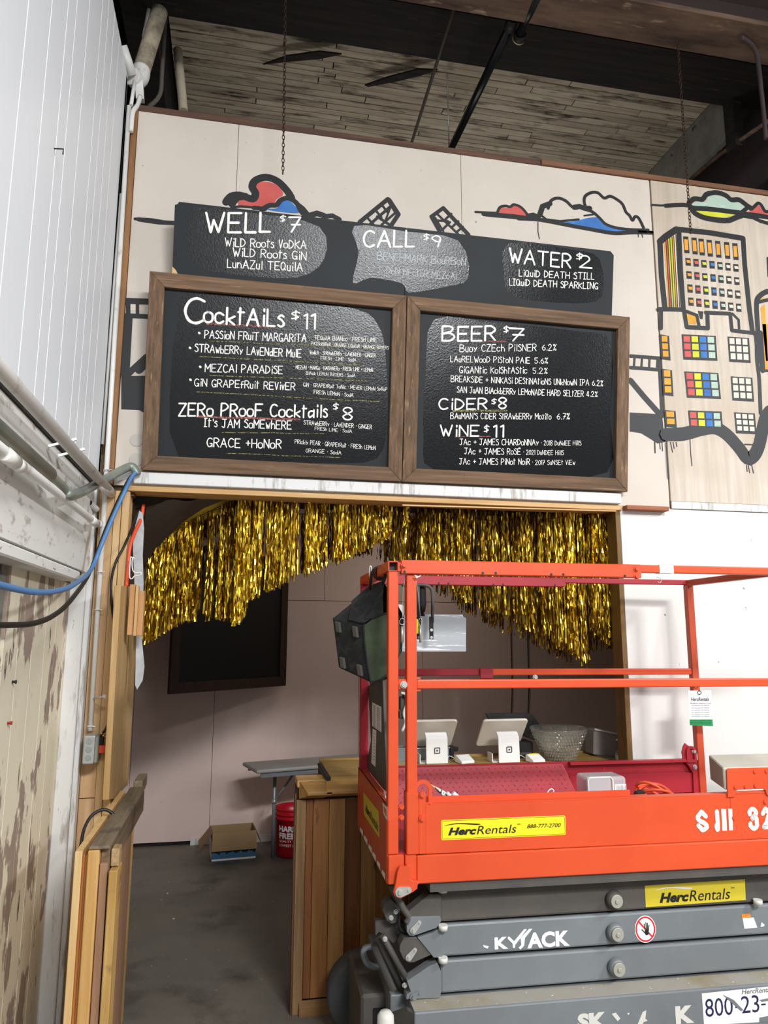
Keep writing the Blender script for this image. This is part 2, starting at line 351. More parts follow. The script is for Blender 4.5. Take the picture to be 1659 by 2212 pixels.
S('trim_7', MB().box(1.975, 2.003, -.004, .095, 0, 2.318), M_['ply_dark'], bevel=.002)
S('trim_8', MB().box(-.548, -.515, -.006, .10, 0, 2.318), M_['pine'], bevel=.002)
S('trim_9', MB().box(-.582, -.551, -.004, .10, 0, 2.318), M_['pine'], bevel=.002)
S('trim_10', MB().box(-.648, -.584, .002, .02, .945, 2.318), M_['ply'])
S('trim_11', MB().box(-.648, -.584, .002, .02, 0, .941), M_['ply'])
S('trim_12', MB().box(-.64, -.50, .02, .08, 2.30, 2.345), M_['brown_x'])
b = MB().box(2.018, 2.268, -.05, .0, 2.318, 2.342); add('wood_ledge_block', b, M_['redwood'], bevel=.003, label='short red-brown wood batten fixed to the white wall right of the opening', cat='wood batten')

# left wall
wl = thing('wall_left', (XL, 0, 0), kind='structure')
S('stud_core', MB().box(-1.0, XL - .008, -6, .02, 2.37, 4.49), M_['metal_white'], wl)
ys = [-6, -4.8, -3.6, -2.4, -1.53, -1.317, -1.138, -1.03, -.856, -.645, -.527, -.397, -.256, .018]
for a, b in zip(ys[:-1], ys[1:]):
    S('metal_panel', MB().box(XL - .006, XL, a + .0012, b - .0012, 2.372, 4.52), M_['metal_white'], wl, bevel=.002)
S('beam_face', MB().box(-1.0, XL - .01, -6, .02, 1.925, 2.37), M_['rough_white'], wl)
S('pipe_shadow_strip', MB().box(-.82, XL - .002, -6, -.0, 2.325, 2.352), M_['soot'], wl)  # dark strip paints the shadow under the upper pipe
S('beam_lip', MB().prism([(-.66, -6, 1.872), (-.66, -.25, 1.872), (-.77, -.25, 1.872), (-1.0, -.25, 1.88), (-1.0, -6, 1.88)], (0, 0, .042)), M_['rough_white'], wl, bevel=.006)
S('beam_shadow_gap', MB().box(-.9, XL - .03, -6, -.0, 1.913, 1.926), M_['soot'], wl)  # dark strip paints the shadow line of the crack
edges = [-.96, -.80, -.62, -.44, -.28, -.06]
for a, b in zip(edges[:-1], edges[1:]):
    S('plank', MB().box(-.76, -.735, a + .001, b - .001, 0, 1.875), M_['peel'], wl, bevel=.0015)
S('door_edge_post', MB().box(-.79, -.745, -1.03, -.965, 0, 1.875), M_['conc'], wl)
S('dark_recess', MB().box(-1.6, -1.5, -6, -.96, 0, 1.875), M_['void'], wl)
S('corner_board', MB().box(-.735, -.668, -.085, -.055, 0, 1.93), M_['old_white'], wl, bevel=.004)
S('corner_board', MB().box(-.70, -.650, -.055, .0, 0, 1.95), M_['old_white'], wl, bevel=.004)
S('corner_strip', MB().box(-.672, -.660, -.02, .02, 1.95, 4.5), M_['old_white'], wl)

# room behind the opening
YB = 2.8
wb = thing('wall_back', (0, YB, 0), kind='structure')
S('light_stop_sheet', MB().box(-1.65, 4.65, YB + .018, YB + .05, 0, 2.92), M_['void'], wb)  # unseen dark sheet added to stop light coming through the panel gaps
xs = [-1.6, -.79, -.156, 1.05, 1.62, 4.6]
for a, b in zip(xs[:-1], xs[1:]): S('wall_panel', MB().box(a, b - .003, YB, YB + .02, .03, 1.944), M_['pink'], wb, bevel=.001)
for a, b in zip([-1.6, -.48, .742, 1.96], [-.483, .739, 1.957, 4.6]): S('wall_panel', MB().box(a, b, YB, YB + .02, 1.948, 2.9), M_['pink'], wb, bevel=.001)
S('baseboard_back', MB().box(-.3, 4.6, YB - .012, YB, .0, .05), M_['old_white'])
S('wall_side_left', MB().box(-1.65, -1.6, .1, YB + .02, 0, 2.9), M_['pink'])
S('wall_side_right', MB().box(4.6, 4.65, .1, YB + .02, 0, 2.9), M_['pink'])
S('wall_return', MB().box(-1.65, -.6, .08, .1, 0, 2.9), M_['ply'])
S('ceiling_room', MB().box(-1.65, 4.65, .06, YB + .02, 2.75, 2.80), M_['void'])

# high ceiling of narrow boards, steel and charred timber
ce = thing('ceiling', (0, 0, 5.5), kind='structure')
rng = random.Random(3); y = .45; row = 0
while y < 2.0:
    w = rng.choice([.045, .055, .062, .05]); x = -.56 - rng.random() * .8
    while x < 3.25:
        l = rng.uniform(.5, 1.9); x1 = min(x + l, 3.27); dz = rng.uniform(0, .006)
        if x1 > -.5: S('ceiling_board', MB().box(max(x, -.56), x1 - .007, y, y + w - .006, 5.5 + dz, 5.52), M_['planks'], ce)
        x = x1 + .0001
        if x1 >= 3.27: break
    y += w
S('board_backing', MB().box(-3, 7, -6, 3.2, 5.53, 5.6), M_['void'], ce)
S('beam', MB().box(-.75, 4.5, .12, .5, 5.36, 5.53), M_['soot'])
bm_ = thing('steel_beam', (1, -.4, 5.1), label='dark maroon steel roof beam with a rusty lower flange crossing the top of the picture', cat='steel beam')
add('web', MB().box(-.8, 4.6, -.33, -.30, 5.1, 5.55), M_['steel_maroon'], bm_)
add('flange', MB().box(-.8, 4.6, -.43, -.17, 5.07, 5.10), M_['flange'], bm_, bevel=.004)
add('web_plate', MB().box(-.8, 4.6, -1.1, -.46, 5.14, 5.18), M_['steel_maroon'], bm_)
S('wall_pier_right', MB().box(3.27, 3.31, .5, 2.1, 5.12, 5.52), M_['conc'])
S('wall_pier_cap', MB().box(3.262, 3.33, .42, .52, 5.0, 5.5), M_['soot'])
S('wall_upper_left', MB().box(-3, -2.2, -3, 3.2, 2.7, 5.6), M_['void'])
S('wall_upper_back', MB().box(-3, 7, 3.0, 3.1, 2.7, 5.6), M_['void'])
S('wall_upper_right', MB().box(6.5, 6.6, -3, 3.2, 2.7, 5.6), M_['void'])
S('truss_left', MB().box(-.78, -.60, .05, 2.6, 5.2, 5.52), M_['soot'])
jb = thing('roof_brace_beam', (3.5, .4, 5.0), label='charred steel side beam running back behind the right end of the wall', cat='steel beam')
add('web', MB().box(3.55, 3.58, -.3, 2.6, 4.75, 5.4), M_['steel_maroon'], jb)
add('flange', MB().box(3.46, 3.68, -.3, 2.6, 4.72, 4.75), M_['soot'], jb)
r_ = MB().tube([ox(1480, 396, 3.3), ox(1560, 330, 3.3), ox(1659, 262, 3.3)], .014, 8); add('brace_rod', r_, M_['flange'], label='thin grey rod slanting up at the top right corner above the wall', cat='metal rod')
# ---------------- painted mural on the front wall ----------------
WPL = PL((0, -.0005, 0), (1, 0, 0), (0, 0, 1)); MPL = PL((0, -.0065, 0), (1, 0, 0), (0, 0, 1))
P_blk = mat('black_spray_paint', '#131416', .55, var=.2, vscale=9)
P_col = {k: mat_mix('mural_paint_' + n, [(c2, 7, (1, 1, 1), .5, .2, 4)], .7, 0, c1) for k, n, c1, c2 in
         (('r', 'coral', '#d5625a', '#c0504c'), ('b', 'blue', '#3f7fc6', '#2f62a8'), ('y', 'yellow', '#d8dc35', '#c3c22f'), ('g', 'sage', '#b9cdbd', '#a5bcab'), ('o', 'orange', '#eeaa3a', '#d9902c'), ('w', 'white', '#e3d8c8', '#d8ccba'))}
def spx(pl, sx=430.): return 1 / sx
def mural(pl, parent, strokes, fills, d0=.0006):
    ink = MB()
    for w, pts in strokes:
        sm_ = w < 0 or len(pts) > 4; w = abs(w)
        P = pl.P(pts, d0 + .0006); P = smooth(P, 4) if sm_ else P; ink.stroke(P, w / 380., pl.n, 8)
    col = {}
    for c, pts in fills:
        if c == 'k': ink.poly(pl.P(pts, d0 + .0003)); continue
        sm2 = c.isupper(); P = pl.P(pts, d0 + (.0002 if c.lower() != 'w' else .0001))
        if sm2: P = smooth(P, 4, True)
        col.setdefault(c.lower(), MB()).poly(P)
    S('painted_outline', ink, P_blk, parent)
    for c, mb in col.items(): S('painted_colour', mb, P_col[c], parent)
ST = [(-6, [(292, 473), (330, 475), (378, 484)]), (9, [(300, 474), (340, 480), (378, 482)]),
      (15, [(488, 437), (500, 424), (520, 422), (545, 430), (552, 418), (545, 404), (552, 390), (575, 383), (600, 392), (620, 412), (630, 428)]),
      (15, [(500, 440), (512, 426), (530, 424)]), (9, [(548, 449), (560, 450), (572, 452)]), (10, [(565, 453), (582, 444), (597, 443), (606, 433), (622, 428), (640, 438), (650, 456), (660, 466)]),
      (8, [(640, 438), (655, 450), (668, 466)]), (12, [(668, 466), (685, 461), (700, 466)]), (10, [(700, 468), (718, 466), (733, 474)]), (5, [(545, 448), (520, 446), (500, 448)]),
      # left raised bridge
      (9, [(777, 480), (838, 430)]), (11, [(840, 432), (860, 463)]), (9, [(861, 463), (845, 487)]), (6, [(800, 484), (846, 444)]), (5, [(812, 455), (824, 470)]), (5, [(826, 444), (838, 460)]),
      (5, [(824, 486), (856, 458)]), (6, [(815, 468), (842, 486)]), (5, [(793, 470), (806, 484)]), (4, [(845, 444), (832, 478)]),
      # right raised bridge
      (8, [(958, 449), (932, 468)]), (9, [(932, 468), (950, 500)]), (9, [(958, 450), (1012, 507)]), (5, [(943, 461), (990, 506)]), (5, [(937, 476), (968, 478)]), (5, [(962, 474), (975, 462)]), (5, [(955, 497), (972, 480)]),
      (5, [(975, 492), (990, 478)]), (4, [(940, 470), (958, 500)]), (5, [(988, 500), (1000, 490)]),
      # centre clouds
      (-5, [(1027, 458), (1050, 459), (1072, 460)]), (11, [(1045, 462), (1075, 465), (1110, 468), (1140, 472)]), (6, [(1074, 460), (1080, 448), (1092, 445), (1102, 447), (1110, 442), (1124, 447), (1135, 458), (1141, 468)]),
      (14, [(1142, 468), (1152, 466), (1162, 470)]), (9, [(1120, 472), (1160, 474), (1205, 482), (1240, 489), (1268, 494), (1300, 500), (1330, 504), (1370, 502), (1408, 503)]),
      (12, [(1166, 464), (1172, 446), (1188, 440)]), (7, [(1184, 450), (1190, 434), (1205, 428), (1222, 434), (1236, 447), (1246, 450)]), (12, [(1240, 448), (1252, 446), (1262, 450), (1274, 450)]),
      (7, [(1268, 452), (1262, 438), (1264, 424), (1278, 416), (1292, 417), (1305, 428), (1318, 424), (1334, 432), (1345, 442), (1352, 458), (1360, 466), (1366, 476), (1372, 468), (1380, 472), (1390, 492)]),
      (7, [(1262, 452), (1280, 458), (1296, 472), (1308, 484), (1330, 492), (1360, 496), (1400, 497)]), (4, [(1262, 466), (1278, 464), (1286, 462)]), (5, [(1170, 466), (1180, 474), (1210, 478), (1250, 474)]),
      (6, [(1380, 500), (1400, 501), (1411, 502)]), (2, [(1162, 480), (1162, 500), (1165, 516)]), (2, [(1378, 505), (1379, 512)]), (2, [(1386, 504), (1388, 513)]),
      # bridge left of the boards
      (12, [(274, 650), (325, 652)]), (8, [(277, 650), (277, 682)]), (6, [(297, 650), (297, 678)]), (9, [(276, 682), (322, 684)]), (16, [(277, 684), (270, 808)]), (12, [(272, 812), (318, 770)]), (14, [(300, 800), (320, 780)]),
      # bridge right of the boards
      (8, [(1362, 769), (1427, 774)]), (8, [(1362, 794), (1427, 799)]), (5, [(1371, 770), (1369, 796)]), (5, [(1387, 772), (1385, 797)]), (5, [(1403, 774), (1402, 798)]), (5, [(1420, 775), (1419, 800)]), (8, [(1424, 776), (1430, 900)]),
      (13, [(1362, 822), (1392, 858), (1428, 898)]), (3, [(1414, 955), (1415, 978)]), (2, [(1425, 957), (1426, 970)]), (2, [(1430, 957), (1431, 974)])]
FI = [('R', [(514, 437), (512, 421), (525, 422), (540, 430), (549, 420), (549, 403), (562, 393), (583, 394), (601, 402), (612, 420), (598, 430), (590, 441), (565, 447), (520, 446)]),
      ('B', [(572, 451), (598, 450), (606, 437), (622, 433), (636, 444), (645, 460), (600, 457)]), ('y', [(647, 448), (655, 453), (660, 463), (652, 463)]),
      ('R', [(1077, 460), (1082, 450), (1098, 449), (1112, 445), (1130, 452), (1138, 466), (1110, 465)]),
      ('B', [(1205, 481), (1240, 478), (1270, 471), (1290, 470), (1305, 481), (1335, 492), (1368, 498), (1340, 501), (1280, 493), (1240, 487)]),
      ('w', [(280, 655), (293, 655), (293, 672), (280, 670)]), ('w', [(300, 660), (313, 660), (313, 674), (300, 672)]),
      ('k', [(262, 808), (272, 812), (320, 812), (318, 895), (300, 886), (262, 884)]),
      ('k', [(1360, 891), (1430, 895), (1436, 955), (1420, 958), (1405, 948), (1385, 936), (1360, 932)])]
mural(WPL, wf, ST, FI)
def Q(x, y): return (1259 + x / 4.1475, 380 + y / 4.1475)
def Q2(x, y): return (1259 + x / 4.1475, 700 + y / 4.1475)
ST = [(5, [Q(620, 260), Q(700, 266), Q(760, 262)]), (10, [Q(740, 268), Q(820, 262), Q(900, 260), Q(960, 266)]), (12, [Q(950, 240), Q(1000, 205), Q(1070, 210), Q(1110, 165), Q(1200, 150), Q(1280, 175), Q(1330, 215), Q(1400, 215), Q(1470, 265), Q(1510, 290)]),
      (12, [Q(960, 280), Q(1000, 290), Q(1100, 295), Q(1200, 305), Q(1300, 318), Q(1400, 330), Q(1470, 345), Q(1560, 355), Q(1659, 372)]), (13, [Q(960, 270), Q(1000, 330), Q(1080, 372), Q(1200, 395), Q(1300, 400), Q(1380, 370), Q(1440, 350)]), (10, [Q(1420, 330), Q(1480, 280), Q(1510, 290)]),
      (9, [Q(1440, 360), Q(1520, 372), Q(1590, 405), Q(1659, 425)]), (8, [Q(1500, 300), Q(1530, 280), Q(1570, 245), Q(1600, 265), Q(1630, 315), Q(1659, 320)]),
      # tower
      (15, [Q(690, 590), Q(740, 545), Q(840, 478)]), (13, [Q(840, 478), Q(1140, 510), Q(1435, 560)]), (12, [Q(1435, 560), Q(1450, 800), Q(1490, 1180), Q(1520, 1400)]), (13, [Q(690, 590), Q(705, 900), Q(735, 1190)]), (12, [Q(860, 500), Q(875, 850), Q(900, 1200)]),
      (10, [Q(680, 1195), Q(800, 1195), Q(900, 1200)]), (9, [Q(700, 1200), Q(700, 1365)]), (10, [Q(905, 1200), Q(930, 1355), Q(1120, 1365), Q(1115, 1230)]), (9, [Q(1100, 1225), Q(1320, 1235)]), (9, [Q(1320, 1235), Q(1335, 1385), Q(1540, 1410)]), (8, [Q(930, 1215), Q(1020, 1250), Q(1040, 1340)]), (6, [Q(1340, 1235), Q(1395, 1290), Q(1400, 1370)]),
      (9, [Q(1540, 1405), Q(1555, 1500), Q(1560, 1659), Q2(1580, 500), Q2(1592, 800)]),
      # ground wave
      (29, [Q2(745, 990), Q2(900, 985), Q2(1050, 945), Q2(1180, 930), Q2(1290, 990), Q2(1400, 1110), Q2(1470, 1200), Q2(1530, 1180), Q2(1580, 1080), Q2(1630, 860), Q2(1680, 780)]), (14, [Q2(1440, 1160), Q2(1500, 1240), Q2(1560, 1150)]), (10, [Q2(745, 955), Q2(900, 945)]),
      (2, [Q2(960, 1040), Q2(965, 1150), Q2(977, 1270)]), (2, [Q2(785, 1060), Q2(803, 1148)]), (2, [Q2(808, 1060), Q2(818, 1115)]), (2, [Q2(835, 1060), Q2(843, 1098)]), (2, [Q2(1465, 1265), Q2(1472, 1320)]), (2, [Q2(1482, 1268), Q2(1494, 1332)]), (2, [Q2(1513, 1265), Q2(1528, 1335)]), (3, [Q2(750, 1060), Q2(756, 1200), Q2(770, 1380)]), (3, [Q2(1450, 1078), Q2(1525, 1082)]),
      # right column building
      (12, [Q(1572, 1659), Q(1568, 1400), Q(1555, 1150), Q(1580, 1080), Q(1640, 1040), Q(1680, 1040)]), (8, [Q(1575, 1130), Q(1659, 1110)]), (13, [Q2(1590, 80), Q2(1600, 250), Q2(1610, 415)]), (6, [Q2(1610, 418), Q2(1665, 420)]), (8, [Q(1659, 740), Q(1668, 900)])]
FI = [('G', [Q(980, 270), Q(1030, 230), Q(1095, 240), Q(1130, 190), Q(1200, 180), Q(1290, 205), Q(1330, 235), Q(1390, 240), Q(1450, 280), Q(1400, 328), Q(1200, 300)]), ('Y', [Q(1010, 308), Q(1150, 322), Q(1350, 345), Q(1260, 370), Q(1100, 355)]), ('R', [Q(1450, 335), Q(1520, 310), Q(1575, 265), Q(1620, 325), Q(1659, 330), Q(1659, 362)]),
      ('w', [Q(1540, 378), Q(1659, 390), Q(1659, 408)]), ('O', [Q(1590, 1110), Q(1620, 1085), Q(1615, 1110), Q(1595, 1118)]), ('o', [Q(1592, 1180), Q(1630, 1150), Q(1659, 1659), Q(1640, 1659)]), ('o', [Q2(1608, 0), Q2(1659, 0), Q2(1659, 405), Q2(1632, 405)]),
      ('o', [Q(930, 1235), Q(1018, 1258), Q(1015, 1330), Q(940, 1325)]), ('k', [Q(1030, 1210), Q(1078, 1214), Q(1072, 1285), Q(1050, 1280)]), ('r', [Q(1038, 1232), Q(1068, 1234), Q(1066, 1262), Q(1040, 1258)])]
for i, (x, c) in enumerate(((735, 'o'), (752, 'r'), (770, 'y'), (790, 'y'), (806, 'o'), (824, 'w'))):
    y0 = 590 - i * 11; FI.append((c, [Q(x - 9, y0), Q(x + 7, y0 - 8), Q(x + 42, 1180), Q(x + 32, 1180)]))
    ST.append((2, [Q(x + 8, y0 - 8), Q(x + 43, 1185)]))
cols = 'orybgww'
for r in range(5):
    for c in range(7):
        lx = (898, 972, 1036, 1108, 1184, 1264, 1338) if r == 0 else None
        x = (lx[c] if r == 0 else 918 + c * 71 + (r - 1) * 8.5 + (c > 2) * 2); w = 46
        y0, h = ((542 + c * 10), 152) if r == 0 else (735 + (r - 1) * 118 + c * 9, 70 + (r > 2) * 6)
        FI.append(('k', [Q(x, y0), Q(x + w, y0 + 3), Q(x + w + (12 if r == 0 else 4), y0 + h), Q(x + (12 if r == 0 else 4), y0 + h - 3)]))
        co = 'o' if r == 0 else cols[c]; t = .17 if r == 0 else .27; bb = .82 if r == 0 else .66
        ST.append((0, []))
        mb_ = FI.append(('*' + co, [Q(x + 8, y0 + h * t), Q(x + w - 5, y0 + h * t + 2), Q(x + w + 1, y0 + h * bb), Q(x + 14, y0 + h * bb - 2)]))
def grid(x0, y0, w, h, nx, ny, colr, sk=8, q=Q2):
    FI.append(('k', [q(x0, y0), q(x0 + w, y0 + h * .06), q(x0 + w + sk, y0 + h), q(x0 + sk, y0 + h * .95)]))
    for i in range(nx):
        for j in range(ny):
            cw, chh = (w - 18) / nx, (h - 34) / ny; X = x0 + 13 + i * cw + sk * (j + .5) / ny; Y = y0 + 14 + j * chh + i * 3
            FI.append(('*' + colr[i % len(colr)], [q(X, Y), q(X + cw - 14, Y + 2), q(X + cw - 12, Y + chh - 13), q(X + 2, Y + chh - 15)]))
grid(690, 92, 82, 235, 1, 3, 'o', 14); grid(884, 92, 306, 238, 4, 3, 'rybg', 16); grid(1296, 112, 192, 238, 3, 3, 'w', 16)
grid(708, 400, 90, 248, 1, 3, 'o', 14); grid(908, 424, 306, 248, 4, 3, 'rybg', 24); grid(1324, 468, 194, 228, 3, 3, 'w', 16)
grid(730, 770, 100, 160, 1, 2, 'o', 12); grid(942, 774, 300, 170, 4, 2, 'rybg', 14); grid(1354, 790, 186, 198, 3, 3, 'w', 18)
top = [(c[1:], p) for c, p in FI if c[0] == '*']; FI = [(c, p) for c, p in FI if c[0] != '*']; ST = [s for s in ST if s[1]]
mural(MPL, wf, ST, FI)
col = {}
for c, pts in top: col.setdefault(c, MB()).poly(MPL.P(pts, .0015))
for c, mb in col.items(): S('painted_window_colour', mb, P_col[c], wf)

# ---------------- menu boards ----------------
CH = mat('white_paint_marker', '#f2f1ea', .6, var=.12, vscale=40)
CHD = mat('glare_dulled_white', '#b9c0c4', .8)  # greyed white, glare over the call lines put into the colour
CHR = mat_mix('red_chalk_dust', [('#3a2523', 120, (1, 1, 1), .52, .05, 2)], .9, 0, '#a8685f')
CHY = mat_mix('ochre_chalk_dust', [('#2b2920', 120, (1, 1, 1), .5, .05, 2)], .9, 0, '#97905c')
BD = mat_mix('charcoal_board_paint', [('#1b1f22', 3, (1, 1, 1), .5, .2, 4)], .58, .05, '#22272a')
BG_ = mat_mix('glossy_black_board_paint', [('#090a0c', 110, (1, 1.4, 1), .5, .25, 3)], .17, .10, '#0e1012', rough2=.26)
for m_ in (BD, BG_): m_.node_tree.nodes['Principled BSDF'].inputs['Specular IOR Level'].default_value = .28
FRM = {a: mat_mix('weathered_barn_wood_' + a, [('#57422f', 2.4, st, .5, .16, 6), ('#a1835f', 3.2, st, .65, .06, 5), ('#2b1f16', 9, (1, 1, 1), .74, .03, 3)], .8, .4, '#7f634b', .12) for a, st in (('x', (.8, 22, 22)), ('z', (22, 22, .9)))}
def Fm(pl): return Matrix(((pl.u.x, pl.v.x, pl.n.x, pl.o.x), (pl.u.y, pl.v.y, pl.n.y, pl.o.y), (pl.u.z, pl.v.z, pl.n.z, pl.o.z), (0, 0, 0, 1)))
BL = PL((0, -.05, 2.413), (1, 0, 0), (0, -.12, .942)); BT = PL((0, -.10, 3.30), (1, 0, 0), (0, -.07, .425))
def framed(pl, u0, u1, v0, v1, fw, label, dep=.045, rec=.026, lean=None, frm=FRM, board=BD, name='framed_chalkboard', cat='menu board'):
    t = thing(name, pl.pt((u0 + u1) / 2, v0), label=label, cat=cat); F = Fm(pl)
    for nm, pts, m in (('frame_rail', [(u0, v1), (u1, v1), (u1 - fw, v1 - fw), (u0 + fw, v1 - fw)], 'x'), ('frame_rail', [(u0, v0), (u0 + fw, v0 + fw), (u1 - fw, v0 + fw), (u1, v0)], 'x'),
                       ('frame_stile', [(u0, v0), (u0, v1), (u0 + fw, v1 - fw), (u0 + fw, v0 + fw)], 'z'), ('frame_stile', [(u1, v0), (u1 - fw, v0 + fw), (u1 - fw, v1 - fw), (u1, v1)], 'z')):
        add(nm, MB().prism([(a, b, 0) for a, b in pts], (0, 0, -dep)), frm[m], t, F, bevel=.0025)
    add('board_panel', MB().box(u0 + fw * .6, u1 - fw * .6, v0 + fw * .6, v1 - fw * .6, -rec - .01, -rec), board, t, F)
    return t
HT = .949
bl = framed(BL, -.466, .787, 0, HT, .070, 'brown wood framed blackboard listing the cocktails, left of the hanging pair')
br = framed(BL, .791, 2.028, 0, HT, .070, 'brown wood framed blackboard listing beer, cider and wine, right of the hanging pair')
BP = PL(BL.pt(0, 0, -.026), BL.u, BL.v)
uTL = BT.px(378, 433); uTR = BT.px(1326, 545); us = BT.px(879, 500)[0]
bt = thing('blackboard_banner', BT.pt(.8, 0), label='long unframed blackboard with well, call and water prices above the framed pair', cat='menu board')
cB = .0
F = Fm(BT); v1 = (uTL[1] + uTR[1]) / 2
add('board_panel', MB().prism([(uTL[0], .05, 0), (us - .0015, .05, 0), (us - .0015, v1, 0), (uTL[0] + .02, v1, 0), (uTL[0] + .012, v1 - .012, 0), (uTL[0], v1 - .018, 0)], (0, 0, -.012)), BD, bt, F)
add('board_panel', MB().prism([(us + .0015, .0, 0), (uTR[0], .0, 0), (uTR[0], v1 - .02, 0), (uTR[0] - .02, v1, 0), (us + .0015, v1, 0)], (0, 0, -.012)), BD, bt, F)
add('chipped_corner', MB().poly([(uTL[0] - .001, .065, .0012), (uTL[0] + .045, .05, .0012), (uTL[0] + .03, .075, .0012), (uTL[0] + .016, .10, .0012), (uTL[0] - .001, .115, .0012)]), M_['pine'], bt, F)
def patch(pl, parent, pts, d=.0005): add('gloss_paint_patch', MB().poly(smooth(pl.P(pts, d), 3, True)), BG_, parent)
patch(BT, bt, [(412, 452), (560, 462), (690, 490), (700, 560), (640, 600), (500, 592), (425, 575), (405, 520)])
patch(BT, bt, [(765, 488), (875, 500), (990, 520), (1012, 600), (960, 620), (884, 632), (868, 612), (800, 600), (762, 612), (775, 545)])
patch(BT, bt, [(1100, 525), (1240, 540), (1295, 560), (1300, 640), (1240, 655), (1110, 640), (1088, 590)])
patch(BP, bl, [(400, 635), (600, 640), (770, 668), (815, 700), (832, 760), (836, 900), (815, 990), (700, 1000), (560, 1000), (385, 985), (370, 800), (385, 690)])
patch(BP, br, [(938, 690), (1060, 696), (1250, 716), (1320, 740), (1318, 900), (1312, 1020), (1150, 1025), (940, 1015), (915, 950), (920, 800)])
def letter_part(pl, tx, a, b, h, w, m, par):
    mb = MB(); lettering(mb, pl, tx, a, b, h, w); add('lettering', mb, m, par)
for tx, a, b, h, w in (('WELL', (444, 501), (583, 501), 42, .13), ('$', (605, 480), (617, 480), 15, .15), ('7', (623, 501), (648, 501), 32, .12), ('WiLD Roots VoDKA', (486, 532), (661, 538), 18, .12), ('WiLD Roots GiN', (503, 553), (661, 562), 18, .12), ('LunAZul TEQuilA', (491, 578), (653, 586), 18, .12),
                       ('CALL', (785, 533), (894, 532), 35, .13), ('$', (915, 519), (927, 519), 14, .15), ('9', (932, 533), (950, 535), 24, .13), ('WATER', (1100, 567), (1232, 579), 30, .13), ('$', (1245, 561), (1258, 562), 15, .15), ('2', (1252, 578), (1278, 580), 25, .13),
                       ('LiQuiD DEATH STILL', (1121, 597), (1283, 604), 14, .13), ('LIQuiD DEATH SPARKLING', (1100, 616), (1291, 625), 14, .13)): letter_part(BT, tx, a, b, h, w, CH, bt)
for tx, a, b, h, w in (('BENCHMARK BouRBoN', (815, 561), (1005, 573), 16, .1), ('DoN HEctoR MEZcAl', (835, 591), (986, 605), 15, .09)): letter_part(BT, tx, a, b, h, w, CHD, bt)
for tx, a, b, h, w in (('C', (399, 699), (440, 699), 54, .11), ('ocktAiLs', (441, 697), (612, 706), 36, .13), ('$', (630, 690), (647, 691), 20, .14), ('1', (656, 711), (663, 711), 32, .13), ('1', (672, 711), (680, 711), 32, .13),
    ('PASSioN FRuiT MARGARiTA', (442, 731), (661, 739), 17, .12), ('STRAwbERRy LAvENdER MulE', (421, 760), (650, 772), 17, .12), ('MEZCAl PARADiSE', (443, 803), (610, 808), 17, .12), ('GiN GRAPEfRuit REVivER', (420, 834), (637, 843), 16, .12),
    ('ZERo PRooF Cocktails', (386, 898), (706, 902), 27, .13), ('$', (720, 885), (731, 886), 15, .14), ('8', (741, 905), (760, 906), 25, .13), ("It's JAM SoMEwhERE", (441, 922), (629, 927), 18, .12), ('GRACE +HoNoR', (447, 965), (607, 969), 19, .12),
    ('TEQuilA BlANco * FRESH LiME', (679, 734), (813, 739), 9, .11), ('PASSioNfRuit * ORANGE LiQuEuR * ORANGE BittERS', (672, 745), (839, 755), 7, .11), ('VodkA * StRAwbERRy * LAvENDER * GiNGER', (669, 765), (811, 772), 8, .11), ('FRESH * LiME * SodA', (693, 777), (769, 781), 7, .11),
    ('MEZcAl * MANGo * HABANERo * FRESh LiME + LEMoN', (639, 797), (805, 803), 8, .11), ('BlAck LEMoN BittERS * SodA', (661, 809), (767, 815), 7, .11), ('GiN * GRAPEfRuit ToNic * MEyER LEMoN SyRuP', (655, 835), (836, 845), 8, .11), ('FRESh LEMoN * SodA', (678, 850), (763, 858), 8, .11),
    ('STRAwbERRy * LAvENDER * GiNGER', (656, 917), (803, 927), 9, .11), ('FRESh LiME * SodA', (680, 929), (760, 935), 7, .11), ('PRickly PEAR * GRAPEfRuit * FRESh LEMoN', (637, 958), (811, 972), 9, .1), ('ORANGE * SodA', (661, 977), (737, 982), 8, .11)): letter_part(BP, tx, a, b, h, w, CH, bl)
for x, y in ((430, 719), (410, 751), (432, 792), (411, 820)): add('bullet_point', MB().stroke(BP.P([(x, y), (x + 1, y + 1)], .0012), .011, BP.n), CH, bl)
def chalk(parent, mat_, segs, pl=BP):
    for (a, b), w in segs:
        mb = MB(); P = pl.P([(a[0] + (b[0] - a[0]) * i / 6, a[1] + (b[1] - a[1]) * i / 6 + random.uniform(-.7, .7)) for i in range(7)], .001); mb.stroke(P, w, pl.n)
        add('chalk_underline', mb, mat_, parent)
chalk(bl, CHR, ((((447, 699), (592, 706)), .010), (((425, 900), (647, 906)), .009)))
chalk(bl, CHY, ((((452, 737), (820, 752)), .004), (((430, 770), (786, 789)), .004), (((453, 811), (792, 823)), .004), (((425, 846), (819, 868)), .004), (((480, 934), (701, 937)), .003), (((489, 979), (735, 989)), .003)))
